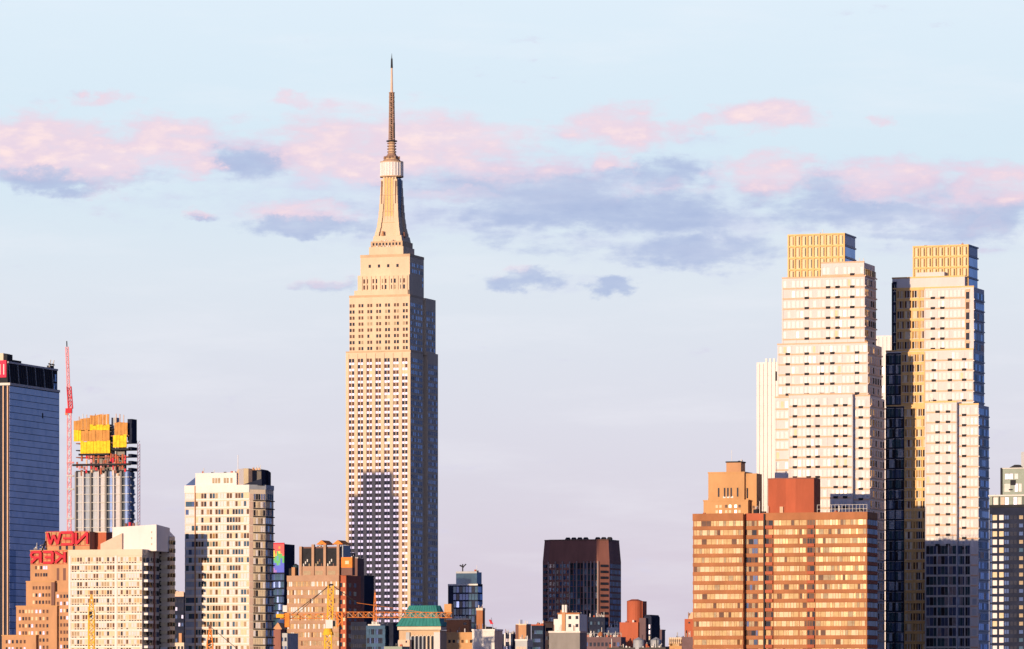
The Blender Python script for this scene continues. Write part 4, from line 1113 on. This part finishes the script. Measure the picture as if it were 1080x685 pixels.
# ================================================================== office building with louvred crown, and its neighbours
def office():
    b = Bld('office_building', 'tan office building with cream window bands and dark louvred crown', 'office building', 303, 357.5, 375, 2200, seed=41)
    w, d = b.w, b.d; P = 8.95 / F * 2200; z1 = b.z(607.5)
    b.box('wall', -w, 0, 0, d * .9, 0, z1, brick_t)
    b.part('parapet', MB().box(-w - .1, .1, -.35, .3, z1 - 2.4, z1 + .2, rose))
    z = z1 - 2.4; n = 30; st = w / n
    while z > b.z(700):
        for j in range(n):
            b.win('F', -w + st * (j + .5), z - P * .32, st * .76, P * .56, 0, b.rng.choices([gl_b, blind3, blind2, g_gold, g_brown], [3, 4, 2, 2, 1])[0])
        b.part('spandrel', MB().box(-w, .05, -.4, 0, z - P, z - P * .63, rose))
        z -= P
    # brick flank, a little lower
    y1 = 2; ya = b.sy(358.5); yb = b.sy(374)
    b.box('wing', -.2, 3, ya, yb, 0, b.z(607), brick_r)
    z = z1 - 3
    while z > b.z(700):
        for k in (.25, .6):
            b.win('R', ya + (yb - ya) * k, z - P * .3, 3.2, P * .5, 3, b.rng.choice([blind, blind3, g_brown]))
        b.win('F', .5, z - P * .3, 1.2, P * .5, ya, g_dark); b.win('F', 2.0, z - P * .3, 1.0, P * .5, ya, blind)
        z -= P
    # crown: tall piers and dark louvres
    y0 = 3; xs = [b.fx(p, y0) for p in (316, 329, 341.5, 355.5)]
    zc = b.z(574); zl = b.z(597)
    b.box('crown', xs[0], xs[-1] + .8, y0 + 1, y0 + 12, z1, zc - 1, brown)
    for i, x in enumerate(xs):
        b.part('crown_pier', MB().box(x, x + 1.2, y0 - .6, y0 + 1, z1, b.z(574 if i else 576), rose))
    for i in range(3):
        b.part('crown_base', MB().box(xs[i] + 1.2, xs[i + 1], y0, y0 + 1, z1, zl, rose))
        b.win('F', (xs[i] + xs[i + 1] + 1.2) / 2, b.z(604), 3.6, 1.8, y0, blind3)
        b.part('louvre', MB().box(xs[i] + 1.3, xs[i + 1] - .1, y0 + .5, y0 + 1.0, zl, b.z(578), dark))
        for q in range(4): b.part('roof_unit', MB().box(xs[i] + 1.6 + q * .9, xs[i] + 2.1 + q * .9, y0 + .2, y0 + .5, zl + q % 3, zl + 1.2 + q % 3, b.rng.choice([blind3, lgrey, brown, antm])))
    for px, rr in ((343, 569.5), (360, 569.5)):
        xx = b.fx(px, y0 + 6); zt = b.z(574)
        b.part('gable', MB().prism([(xx - 2.6, y0 + 1), (xx + 2.6, y0 + 1), (xx + 2.6, y0 + 11), (xx - 2.6, y0 + 11)], zt, b.z(rr), orange, [(xx - .1, y0 + 1), (xx + .1, y0 + 1), (xx + .1, y0 + 11), (xx - .1, y0 + 11)]))
    b.box('crown_flank', xs[-1] + 1.2, b.fx(365, y0 + 6), y0 + 2, y0 + 12, z1, b.z(575), bluep)  # blue-grey here is the crown's shaded side put into colour
    b.part('box_room', MB().box(b.fx(360, .2), b.fx(371.5, .2), .2, 3.8, b.z(607), b.z(599), brown).box(b.fx(360, .2), b.fx(371.5, .2), .1, 3.8, b.z(599), b.z(588), orange)); b.win('F', b.fx(366, .1), b.z(593.5), 1.8, 1.5, .1, goldp)
    b.box('tank_house', b.fx(307.5, 2), b.fx(311, 2), 2, 5, z1, b.z(598), brick_t)
    b.part('water_tank', MB().cyl(b.fx(312, 5), 5, 1.3, z1, b.z(596), g_teal, 12).cyl(b.fx(312, 5), 5, 1.4, b.z(596), b.z(594), dark, 12, .1))
    b.part('water_tank', MB().cyl(b.fx(307, 7), 7, 1.0, z1, b.z(599), dark, 12))
    b.clutter(xs[0], xs[-1], y0 + 1, y0 + 6, zc - 1, 5, 1.2)
    b.done()
    c = Bld('plant_building', 'dark brown rooftop block just right of the bright orange roof box', 'building', 357, 377, 379, 2290, seed=42)
    c.box('wall', c.fx(357), 0, 0, 9, 0, c.z(589), brown); c.box('wall', c.fx(365), c.fx(370), 2, 6, c.z(589), c.z(583), navyw)
    c.clutter(c.fx(368), 0, 1, 5, c.z(589), 4, 1.4); c.done()
    c = Bld('office_block', 'plain dark navy block between the red flank and the spired skyscraper', 'building', 360, 384, 386, 2330, seed=43)
    c.box('wall', -c.w, 0, 0, 14, 0, c.z(608), navyw); parapet(c, -c.w, 0, 0, 14, c.z(608), dark, h=.5)
    c.grid('F', -c.w, 0, c.z(700), c.z(609), 9, 3.6, .9, 1.6, 0, [dark, g_dark], [1, 1]); c.done()
    c = Bld('office_block', 'low dark blue glass block under the crane jib', 'building', 370, 407, 416, 2000, seed=44)
    z1 = c.z(656)
    c.box('wall', -c.w, c.fx(386.5), 0, 16, 0, z1, navyw); c.box('wing', c.fx(387), 0, -1, 16, 0, c.z(660), g_teal); c.box('wing', .1, 2.5, 2, 22, 0, c.z(657), navyw)
    c.part('roof_frame', MB().box(c.fx(388), c.fx(401), 0, 6, c.z(660), c.z(658.5), lgrey)); c.clutter(c.fx(388), c.fx(402), 0, 6, c.z(659), 7, 1.4)
    c.grid('F', c.fx(388), 0, c.z(700), c.z(662), 8, 3.6, 1.2, 2.2, -1, [g_blue, g_teal, g_dark], [1, 2, 2])
    c.grid('F', -c.w, c.fx(386), c.z(700), c.z(658), 8, 3.6, .9, 1.6, 0, [dark, g_dark], [1, 2]); c.done()
office()

def rainbow():
    b = Bld('office_tower', 'narrow blue glass tower wearing a rainbow coloured top', 'office tower', 282, 300, 302.5, 2350, seed=45)
    z1 = b.z(574); b.box('wall', -b.w, 0, 0, 14, 0, z1, navyw)
    b.grid('F', -b.w + .2, -.2, b.z(700), b.z(605), 9, 3.6, .9, 2.8, 0, [g_blue, g_teal, g_blue2], [3, 3, 1])
    stops = {'r': (0.65, .02, .05), 'o': (.75, .25, .02), 'y': (.7, .55, .03), 'g': (.03, .36, .08), 't': (.02, .25, .45), 'b': (.01, .05, .62), 'p': (.25, .10, .55)}
    ms = {k: mat('rainbow_' + k, v, rough=.5, var=.1) for k, v in stops.items()}
    rows = ['rrrrrr', 'rrrorr', 'orrrrr', 'yrgyrr', 'yogggr', 'ygtggg', 'ggtgbg', 'tgggbg', 'bbgtbb', 'bbbbbb', 'pbbbbb', 'ppbbbb']
    xa, xb = b.fx(288, -.3), 0; za, zb = b.z(604), z1
    n = len(rows)
    for i, rw in enumerate(rows):
        for j, ch in enumerate(rw):
            b.part('rainbow_panel', MB().box(xa + (xb - xa) * j / 6, xa + (xb - xa) * (j + 1) / 6, -.5, -.02, zb - (zb - za) * (i + 1) / n, zb - (zb - za) * i / n, ms[ch]))
    b.part('parapet', MB().box(-b.w, .1, -.6, 0, z1, z1 + .6, redp)); b.done()
    c = Bld('building', 'dark low building half hidden left of the blue glass tower foot', 'building', 285, 303, 305, 1900, seed=46)
    c.box('wall', -c.w, 0, 0, 12, 0, c.z(668), bluep); c.box('wing', -c.w, c.fx(297), -1, 4, 0, c.z(664), maroon)
    c.part('gable', MB().prism([(c.fx(288), -.5), (c.fx(298), -.5), (c.fx(298), 5), (c.fx(288), 5)], c.z(664), c.z(657), brick_t, [(c.fx(293), -.5), (c.fx(294), -.5), (c.fx(294), 5), (c.fx(293), 5)]))
    c.grid('F', -c.w, 0, c.z(700), c.z(670), 5, 3.4, .9, 1.5, 0, [g_dark, g_blue], [1, 1]); c.done()
rainbow()

def gap_left():
    b = Bld('office_block', 'dark navy block seen in the gap between the two cream apartment buildings', 'building', 178, 194, 200, 2300, seed=47)
    z1 = b.z(625); b.box('wall', -b.w, 0, 0, 12, 0, z1, navyw)
    b.part('parapet', MB().box(-b.w, 0, -.3, .3, z1 - 2, z1 + .4, pinkp))
    b.grid('F', -b.w, 0, b.z(700), b.z(630), 5, 3.7, .9, 1.6, 0, [g_dark, g_blue, g_refl], [4, 3, 1]); b.clutter(-b.w, 0, 0, 5, z1, 3, 1.4); b.done()
    b = Bld('building', 'small sunlit cream stub of a building low in the gap beside the cream block', 'building', 183, 194, 197, 1800, seed=48)
    b.box('wall', -b.w, 0, 0, 8, 0, b.z(678), cream); b.box('chimney', b.fx(187.5), b.fx(190.5), 1, 3, b.z(678), b.z(668), brick_t); b.box('chimney', b.fx(186), b.fx(187.2), 1, 2, b.z(678), b.z(672), dark)
    b.grid('F', -b.w, 0, b.z(700), b.z(679), 3, 3.2, .8, 1.3, 0, [g_dark], [1]); b.done()
gap_left()

# ================================================================== low roofscape in the middle
def copper_roof():
    b = Bld('mansard_building', 'stone building with arched windows under a green copper mansard roof', 'building', 421, 464, 473, 1900, seed=51)
    w, d = b.w, b.d; ze = b.z(660.5)
    b.box('wall', -w, 0, 0, d, 0, b.z(665), lime_d)
    b.part('cornice', MB().box(-w - .5, .6, -.7, d + .5, b.z(664.5), b.z(661), cream).box(-w - .7, .8, -1, d + .7, b.z(661), ze, dark))
    zt = b.z(638.5); e = [(-w - .8, -1), (.7, -1), (.7, d + .5), (-w - .8, d + .5)]
    xa, xb = b.fx(432, 5), b.fx(459.5, 5)
    t = [(xa, 5), (xb, 5), (xb + 1.0, d - 3), (xa, d - 3)]
    b.part('roof', MB().prism(e, ze, zt, copper, t))
    seam = MB()
    for i in range(13):
        f = i / 12; p = Vector((e[0][0] + (e[1][0] - e[0][0]) * f, -1.05, ze)); q = Vector((t[0][0] + (t[1][0] - t[0][0]) * f, 4.95, zt)); seam.bar(p, q, .16, copper)
    for i in range(7):
        f = i / 6; p = Vector((.75, e[1][1] + (e[2][1] - e[1][1]) * f, ze)); q = Vector((xb + .05 + f, 5 + (d - 8) * f, zt)); seam.bar(p, q, .16, copper)
    b.part('roof_seam', seam)
    # arcade
    n = 7; x0 = b.fx(434); st = (-.4 - x0) / n
    for i in range(n):
        cx = x0 + st * (i + .5)
        arch = MB(); k = 8; r = st * .36; zc = b.z(672)
        pts = [(cx - r, zc - 9), (cx + r, zc - 9)] + [(cx + r * math.cos(math.pi * q / k), zc + r * math.sin(math.pi * q / k)) for q in range(k + 1)]
        s0 = len(arch.v); arch.v += [(p[0], -.12, p[1]) for p in pts] + [(p[0], .02, p[1]) for p in pts]
        m = len(pts); arch.face(list(range(m)), g_dark)
        for q in range(m): arch.face([q, q + m, (q + 1) % m + m, (q + 1) % m], lgrey)
        b.part('arched_window', arch)
        for q in range(k):
            a1, a2 = math.pi * q / k, math.pi * (q + 1) / k
            b_ = MB().bar((cx + r * 1.15 * math.cos(a1), -.35, zc + r * 1.15 * math.sin(a1)), (cx + r * 1.15 * math.cos(a2), -.35, zc + r * 1.15 * math.sin(a2)), .4, cream)
            if q == 0: mbx = MB()
            mbx.v; off = len(mbx.v); mbx.v += b_.v
            for f_, mi in zip(b_.f, b_.mi): mbx.face([v + off for v in f_], b_.m[mi])
        b.part('arch_moulding', mbx)
    for i in range(n + 1):
        b.part('column', MB().cyl(x0 + st * i, -.5, .38, 0, b.z(671.5), [bluep, cream][i > 3], 10))
    b.part('pier', MB().box(-2.2, .3, -.9, 0, 0, b.z(667), white)); b.part('pier', MB().box(x0 - 2, x0 - .5, -.9, 0, 0, b.z(667), bluep))
    b.box('wing', b.fx(420, -3), b.fx(432, -3), -3, 0, 0, b.z(675), pinkp)
    b.win('F', b.fx(428.5, -3), b.z(677), .6, .8, -3, g_dark)
    b.done()
    c = Bld('building', 'low green roofed shed at the bottom edge left of the arched windows', 'building', 405, 424, 427, 1700, seed=52)
    c.box('wall', -c.w, 0, 0, 8, 0, c.z(682), greenp); c.clutter(-c.w, 0, 0, 4, c.z(682), 4, .8, [brick_r, dark]); c.done()
copper_roof()

def simple(name, label, xl, xc, xr, row, D, m, seed, win=None, par=None, clut=0, cols=4, P=3.3, dep=None, big=1.2, ww=.9, wh=1.4, cat='building', sidewin=True):
    b = Bld(name, label, cat, xl, xc, xr, D, seed=seed)
    if dep: b.d = dep
    z1 = b.z(row)
    b.box('wall', -b.w, 0, 0, b.d, 0, z1, m)
    if par: parapet(b, -b.w, 0, 0, b.d, z1, par, h=.5)
    if win:
        b.grid('F', -b.w + .3, -.3, b.z(700), z1 - 1, cols, P, ww, wh, 0, win, [1] * len(win), skip=.08)
        if sidewin: b.grid('R', .5, b.d - .5, b.z(700), z1 - 1, max(1, int(b.d / 3)), P, ww, wh, 0, [g_dark, g_blue], [1, 1], skip=.1)
    if clut: b.clutter(-b.w, 0, .2, b.d * .7, z1, clut, big); b.clutter(-b.w, 0, .1, b.d * .4, z1, clut + 2, big * .55)
    for i in range(6):
        x = b.rng.uniform(-b.w + .3, -.3); y = b.rng.uniform(.2, 3); h = b.rng.uniform(.7, 2.4)
        b.part('vent_pipe', MB().cyl(x, y, b.rng.uniform(.08, .2), z1, z1 + h, b.rng.choice([lgrey, dark, antm, whitep]), 8))
    return b

def middle():
    b = simple('building', 'orange brick building with plain upper wall right of the green roof', 471, 495, 497, 654, 1850, brick_o, 61, par=cream, clut=8, big=.9)
    b.win('F', b.fx(490.5), b.z(658), 1.2, .9, 0, g_dark); b.win('F', b.fx(484.5), b.z(666.5), .6, .6, 0, g_dark); b.win('F', b.fx(491), b.z(666.5), .6, .6, 0, g_dark)
    b.box('chimney', b.fx(468.5, 3), b.fx(476, 3), 3, 6, b.z(656), b.z(637), brick_y); b.done()
    b = simple('building', 'low yellow brick building with small dark windows, at the bottom right of the green roof', 471, 500, 503, 668.5, 1780, brick_y, 62, [g_dark, g_brown, blind], brick_y, 0, 6, 3.6, ww=.9, wh=1.1); b.done()
    # dark glass tower
    b = Bld('office_tower', 'small dark blue glass tower with stepped top behind the orange building', 'office tower', 472.5, 504, 509, 2500, seed=63)
    z1 = b.z(616); b.box('wall', -b.w, 0, 0, b.d, 0, z1, navyw)
    xa, xb = b.fx(481, 2), b.fx(503, 2); yb = b.sy(508, xb); zt = b.z(603.5)
    b.box('upper_block', xa, xb, 2, yb, z1, zt, g_teal); b.part('ledge', MB().box(-b.w, 0, -.3, 0, z1 - .8, z1, lgrey)); b.part('parapet', MB().box(xa, xb, 1.8, 2, zt - .6, zt + .4, bluep))
    b.grid('F', b.fx(478), 0, b.z(700), z1 - 1, 8, 3.8, 1.4, 3.0, 0, [g_teal, g_blue, g_dark, g_blue2], [4, 3, 2, .6]); b.grid('R', .5, b.d - .5, b.z(700), z1 - 1, 4, 3.8, 2.4, 3, 0, [g_blue2, g_blue], [1, 1])
    b.part('antenna', MB().bar((b.fx(488, 4), 4, zt), (b.fx(488, 4), 4, zt + 4.2), .5, dark).bar((b.fx(485, 4), 4, zt + 3.6), (b.fx(489, 4), 4, zt + 2.6), .7, dark).bar((b.fx(488, 4), 4, zt + 2.5), (b.fx(491.5, 4), 4, zt + 4.2), .5, dark))
    b.clutter(b.fx(499, 4), xb, 4, 7, zt, 3, 1.4); b.done()
    b = simple('chimney_tower', 'slim brown shaft with a cream cap beside the dark blue tower', 502.5, 509, 511.5, 644, 1900, brick_o, 64)
    b.box('cap', -b.w - .1, .1, -.15, b.d, b.z(644), b.z(641.5), cream); b.done()
    b = simple('warehouse', 'plain blue grey box building at the bottom right of the slim brown shaft', 498, 521.5, 530, 665.5, 1450, lgrey, 65, par=whitep)
    b.part('gable', MB().prism([(b.fx(509, 2), 2), (b.fx(523, 2), 2), (b.fx(523, 2), 6), (b.fx(509, 2), 6)], b.z(665.5), b.z(661), dark, [(b.fx(513, 2), 2), (b.fx(514, 2), 2), (b.fx(514, 2), 6), (b.fx(513, 2), 6)])); b.done()
    r = bpy.data.objects.new('flag', None); COL.objects.link(r); q = pt(519, 663, 1453); r.location = q
    tag(r, 'small dark red flag leaning on a thin pole above the grey box', 'flag')
    MB().bar((.3, 0, 0), (-.2, 0, 3.2), .1, dark).build('pole', r); MB().prism([(-.5, -.1), (.4, -.1), (.4, .1), (-.5, .1)], 1.3, 2.6, redp, [(-1.0, -.1), (-.3, -.1), (-.3, .1), (-1.0, .1)]).build('cloth', r)
    b = simple('building', 'low teal grey building with pale piers beside the plain grey box', 530, 541, 545, 669, 2100, navyw, 66, [g_refl, g_blue], None, 4, 4, 3.3, dep=10)
    for px in (532, 537.5): b.part('pier', MB().box(b.fx(px), b.fx(px + 1.5), -.5, 0, 0, b.z(668), whitep))
    b.done()
    b = simple('building', 'narrow tan orange block with a dark right flank', 544.5, 555, 560, 659.5, 2000, brick_t, 67, None, cream); b.box('pier', -b.w - .3, -b.w + .9, -.2, 0, 0, b.z(659), brown); b.done()
    b = simple('building', 'low pale blue block in front of the narrow tan block', 543.5, 556, 562, 676, 1600, bluep, 68, [g_blue, pinkp], whitep, 3, 3); b.done()
    b = simple('building', 'dark slate building with brown parapet left of the white house', 560.5, 573, 577, 660, 1950, navyw, 69, [g_dark, g_blue, g_teal], brick_r, 5, 5); b.done()
    b = simple('building', 'small orange brick rooftop house stepping up to the white house', 575, 583, 585, 657, 1900, brick_t, 70, [g_dark, blind], brick_o, 4, 3, big=.9); b.done()
    # white house
    b = Bld('white_building', 'bright white building with square dark windows and twin chimneys', 'building', 583.5, 611, 619, 1650, seed=71)
    z1 = b.z(648); w = b.w
    b.box('wall', b.fx(588.5), 0, 0, b.d, 0, z1, whitep); b.box('wing', -w, b.fx(588.5), .5, b.d, 0, b.z(653), whitep)
    b.part('pier', MB().box(b.fx(593), b.fx(596.5), -.5, 0, 0, b.z(646), brick_t))
    b.part('cornice', MB().box(b.fx(588), .2, -.4, .4, z1, z1 + .5, brick_o))
    for px in (601, 608.5):
        for r_ in (651.5, 660): b.win('F', b.fx(px), b.z(r_), 1.0, 1.1, 0, g_dark, .05)
    for r_ in (669, 677): b.win('R', b.d * .55, b.z(r_), 1.2, 1.2, 0, g_dark)
    for px in (594, 597): b.part('chimney', MB().cyl(b.fx(px, 2), 2, .45, z1, b.z(638), whitep, 10).cyl(b.fx(px, 2), 2, .5, b.z(638), b.z(637), dark, 10))
    b.box('stair_house', b.fx(591, 3), b.fx(599, 3), 3, 6, z1, b.z(643.5), brick_o); b.clutter(b.fx(600), 0, .6, 3, z1, 8, .8, [dark, maroon, lgrey]); b.done()
    b = simple('warehouse', 'plain dark grey box building in front of the white house', 579, 611.5, 613, 667.5, 1420, grey, 72, par=lgrey, dep=7); b.done()
    # shaded jumble right of the white house
    b = simple('building', 'dark shaded block with rooftop railings right of the white house', 616, 655, 660, 672, 1750, purp, 73, [g_dark, g_blue], None, 14, 9, big=1.6)
    rl = MB()
    for i in range(12):
        x = -b.w + b.w * i / 11; rl.bar((x, .3, b.z(672)), (x, .3, b.z(668)), .1, bluep)
    rl.bar((-b.w, .3, b.z(668)), (0, .3, b.z(668)), .1, bluep); b.part('railing', rl); b.done()
    b = simple('building', 'navy block with tall slot windows behind the shaded rooftop railings', 621, 638, 642, 651, 2250, navyw, 74, [g_dark, g_teal], None, 4, 4, 3.6); b.done()
    b = simple('building', 'small teal grey rooftop room beside the red round tower', 640, 652, 655, 662, 1900, bluep, 75, [g_dark, g_teal], None, 5, 3); b.done()
    # red tower with rounded corner
    b = Bld('red_tower', 'red brick stepped tower with rounded turret', 'building', 653.5, 673, 687, 1780, seed=76)
    z1 = b.z(656.5); b.box('wall', -b.w, 0, 0, 14, 0, z1, brick_r)
    b.part('turret', MB().cyl(b.fx(669.5, 5), 5, 2.9, 0, b.z(634), brick_r, 20).cyl(b.fx(669.5, 5), 5, 3.0, b.z(634), b.z(632), brick_r, 20, 1.2))
    b.box('wall', b.fx(670, 5), b.fx(678, 5), 4.5, 10, 0, b.z(634), brick_r)
    b.box('wing', b.fx(674, 1), b.fx(681, 1), 1, 12, 0, b.z(652), purp)  # purple wing: the red tower's shaded side put into colour
    b.part('wing', MB().box(b.fx(679, 3), b.fx(687, 3), 3, 14, 0, b.z(651), navyw).prism([(b.fx(679, 3), 3), (b.fx(687, 3), 3), (b.fx(687, 3), 14), (b.fx(679, 3), 14)], b.z(651), b.z(648.5), navyw, [(b.fx(681, 3), 3), (b.fx(685.5, 3), 3), (b.fx(685.5, 3), 14), (b.fx(681, 3), 14)]))  # navy for the same shaded side, shade put into the colour
    for px in (682, 685):
        for r_ in (661, 667, 673): b.win('F', b.fx(px, 3), b.z(r_), .5, 1.4, 3, g_refl)
    b.clutter(-b.w, -.5, .2, 2, z1, 2, .7, [brown]); b.part('lamp', MB().cyl(b.fx(668, 1), 1, .4, z1, z1 + .8, whitep, 8)); b.done()
    b = simple('building', 'plain dull purple brick box right of the red round tower', 686, 698, 701.5, 665.5, 2050, purp, 77, None, purp); b.done()
    # foreground roofs with tanks
    b = simple('building', 'dark low rooftop carrying two grey water tanks', 640, 702, 706, 683, 1400, roofm, 78, [g_dark], None, 8, 12, big=1.0); b.done()
    b = simple('building', 'small cream building with patterned parapet left of the long orange block', 706, 722, 725, 674, 1700, brick_y, 79, [g_gold, g_brown, blind], cream, 0, 6, 2.0, ww=.8, wh=.9)
    fr = MB()
    for i in range(9):
        x = -b.w + b.w * i / 8; fr.bar((x, -.2, b.z(679)), (x, -.2, b.z(672.5)), .25, cream)
        if i < 8: fr.bar((x, -.2, b.z(678)), (x + b.w / 8, -.2, b.z(674)), .2, g_brown)
    b.part('balustrade', fr); b.done()
    b = simple('building', 'red brick shaft with peach cap against the left end of the long orange block', 722, 733, 735, 653, 1580, brick_r, 80, None, None)
    b.part('cap', MB().prism([(b.fx(725), 1), (0, 1), (0, 4), (b.fx(725), 4)], b.z(653), b.z(646), peach, [(b.fx(728), 1), (0, 1), (0, 4), (b.fx(728), 4)]))
    b.win('F', b.fx(727), b.z(657), .6, .5, 0, g_dark); b.win('F', b.fx(727), b.z(668.5), .6, .5, 0, blind); b.done()
    b = simple('building', 'dull purple low wall under the red brick shaft', 719, 731, 732, 672, 1560, purp, 81, None, None); b.done()
    b = simple('building', 'long low dark terrace at the bottom edge behind the grey boxes', 556, 655, 662, 681, 2150, purp, 82, [g_dark, g_blue], None, 16, 20, big=1.4); b.done()
    b = simple('building', 'low dark rooftop at the bottom edge in front of the purple brick box', 690, 724, 726, 682, 1900, navyw, 83, [g_dark], None, 6, 8); b.done()
    # water tanks
    def tank(label, px, row, rad, hgt, D, m, base, grp='rooftop water tanks'):
        q = pt(px, row, D); r = bpy.data.objects.new('water_tank', None); COL.objects.link(r); r.location = (q.x, D, base); tag(r, label, 'water tank', grp)
        top = q.z - base
        MB().cyl(0, 0, rad, top - hgt, top, m, 20).build('barrel', r)
        MB().cyl(0, 0, rad * 1.06, top, top + rad * .55, m, 20, .1).build('cap', r)
        for sx, sy in ((-1, -1), (1, -1), (1, 1), (-1, 1)): MB().bar((sx * rad * .6, sy * rad * .6, 0), (sx * rad * .6, sy * rad * .6, top - hgt), .25, dark).build('leg', r)
    zb = CAMZ + (HOR - 683) / F * 1400
    tank('left grey conical water tank on the dark rooftop, below the red tower', 673.5, 675.5, 1.55, 3, 1404, bluep, zb)
    tank('right grey conical water tank on the dark rooftop, below the purple box', 692, 675.5, 1.6, 3, 1404, bluep, zb)
    zb2 = CAMZ + (HOR - 672) / F * 1750
    tank('small rounded copper coloured tank sitting on the shaded railing block', 633.5, 667.5, .75, 1.2, 1752, brick_o, zb2)
middle()

# brown octagonal tower
def brown_tower():
    D = 3202
    b = Bld('office_tower', 'wide dark brown tower with chamfered corners and tapered crown', 'office tower', 575, 643, 655, D, seed=91)
    x0, x1 = b.fx(569.5), b.fx(640)
    w = x1 - x0; c = 6; d = b.sy(655, x1) + c
    def oct_(i): return [(x0 + i + c, i), (x1 - i - c, i), (x1 - i, i + c), (x1 - i, d - i - c), (x1 - i - c, d - i), (x0 + i + c, d - i), (x0 + i, d - i - c), (x0 + i, i + c)]
    zb, zt = b.z(592), b.z(570)
    b.part('wall', MB().prism(oct_(0), 0, zb, maroon))
    b.part('crown', MB().prism(oct_(0), zb, zt, maroon, oct_(1.0)))
    n = 14
    for i in range(n + 1):
        xx = x0 + c + (w - 2 * c) * i / n
        if i % 2 == 0 or i > 9: b.part('pier', MB().box(xx - .45, xx + .45, -.8, 0, 0, zb, frib))
    st = (w - 2 * c) / n
    b.grid('F', x0 + c, x1 - c, b.z(700), zb - 1, [x0 + c + st * (i + .5) for i in range(n) if i < 6], 3.9, st * .62, 2.4, 0, [g_refl, g_blue2, g_blue], [1, 3, 1])
    b.grid('F', x0 + c, x1 - c, b.z(700), zb - 1, [x0 + c + st * (i + .5) for i in range(6, n)], 3.9, st * .8, 3.6, 0, [g_dark, g_blue, g_teal, g_blue2], [2, 2, 2, .7])
    # chamfer glazing as slanted slabs
    for side in (-1, 1):
        z = zb - 3
        xa = x1 - c if side > 0 else x0 + c; xb_ = x1 if side > 0 else x0
        while z > b.z(700):
            p = Vector((xa + (xb_ - xa) * .2, c * .2 - .1, z)); q = Vector((xa + (xb_ - xa) * .8, c * .8 - .1, z))
            b.part('corner_window', MB().bar(p, q, 1.6, g_dark)); z -= 3.9
    b.grid('R', c, d - c, b.z(700), zb - 1, 10, 3.9, 1.8, 2.6, x1, [g_dark, g_blue], [2, 1])
    b.part('parapet', MB().prism([(p[0] * 1.0, p[1] - .2) for p in oct_(.9)], zt, zt + .8, brown))
    for i in range(8):
        px = 599 + i * 6.3
        if i == 4: continue
        b.part('cooling_tower', MB().cyl(b.fx(px, 10), 10, 1.9, zt, zt + 1.4, g_dark, 14).cyl(b.fx(px, 10), 10, 1.9, zt + 1.4, zt + 2.4, dark, 14, 1.2))
    b.done()
brown_tower()

# ================================================================== right edge
def right_edge():
    b = Bld('apartment_block', 'dark navy apartment block with paired white windows at the right edge', 'apartment block', 1043.5, 1062, 1100, 1470, a=21.0, seed=95)
    # its sunny front is narrow; the long dark flank runs off to the right
    P = 8.62 / F * 1470; z1 = b.z(534)
    b.box('wall', -b.w, 26, 0, 24, 0, z1, navyw)
    b.box('penthouse', b.fx(1043.6, 1), 26, 1, 22, z1, b.z(523), greenp)
    z = b.z(546)
    while z > b.z(700):
        for px in (1049.3, 1056.2): b.win('F', b.fx(px), z, 1.35, 1.55, 0, b.rng.choices([whitep, blind, g_pale], [5, 2, 1])[0], .06)
        for px in (1060.5, 1063): b.win('F', b.fx(px), z, .6, 1.2, 0, g_blue)
        for px in (1077, 1083, 1088): b.win('F', b.fx(px), z, 1.2, 1.1, 0, b.rng.choice([g_blue, g_teal, blind3]))
        for px in (1067, 1071): b.win('F', b.fx(px), z, .9, 1.2, 0, g_dark)
        b.win('F', b.fx(1045.5), z, .5, 2.0, 0, g_blue)
        z -= P
    for i, px in enumerate((1050, 1057.5, 1062, 1066.5, 1071, 1075.5)): b.win('F', b.fx(px, 1), b.z(528.5), 1.5 if i == 0 else 1.1, 2.2, 1, [whitep, pinkp, g_refl, greenp, g_refl, lgrey][i])
    for px in (1047.2, 1054, 1079): b.part('pier', MB().box(b.fx(px, 1) - .12, b.fx(px, 1) + .12, .8, 1, z1, b.z(523), dark))
    b.part('ledge', MB().box(b.fx(1043, 1), 26, .4, 1, b.z(523.5), b.z(522), lgrey).box(-b.w, 26, -.3, 0, z1 - .4, z1 + .4, dark))
    y0 = 5; xa = b.fx(1056, y0)
    b.box('upper_block', xa, 26, y0, 20, b.z(523), b.z(493.5, 0, y0), greenp)
    b.part('ledge', MB().box(xa - .2, xa + .4, y0 - .3, y0, b.z(523), b.z(493.5, 0, y0), dark).box(xa, 26, y0 - .3, y0, b.z(494.5, 0, y0), b.z(493), whitep))
    b.part('gable', MB().prism([(b.fx(1064, y0 + 1), y0 + 1), (b.fx(1079, y0 + 1), y0 + 1), (b.fx(1079, y0 + 1), 18), (b.fx(1064, y0 + 1), 18)], b.z(493.5, 0, y0), b.z(489.5), dark, [(b.fx(1070, y0 + 1), y0 + 1), (b.fx(1074, y0 + 1), y0 + 1), (b.fx(1074, y0 + 1), 18), (b.fx(1070, y0 + 1), 18)]))
    b.win('F', b.fx(1068.5, y0), b.z(508.5), 1.7, 1.6, y0, dark, .1); b.win('F', b.fx(1066, y0), b.z(516), 1.2, .4, y0, dark, .1)
    for px in (1062, 1066.5, 1072): b.win('F', b.fx(px, y0), b.z(502), 1.1, 1.6, y0, b.rng.choice([g_refl, g_pale, lgrey]))
    for px in (1061, 1064, 1072, 1076): b.win('F', b.fx(px, y0), b.z(514), .9, 2.4, y0, b.rng.choice([g_refl, whitep, lgrey]))
    b.box('stair_house', b.fx(1077, 7), 26, 7, 18, b.z(493.5), b.z(477, 0, 7), bluep)
    b.clutter(b.fx(1045, 1), xa, 1.3, 4, b.z(523), 3, .7)
    b.done()
right_edge()
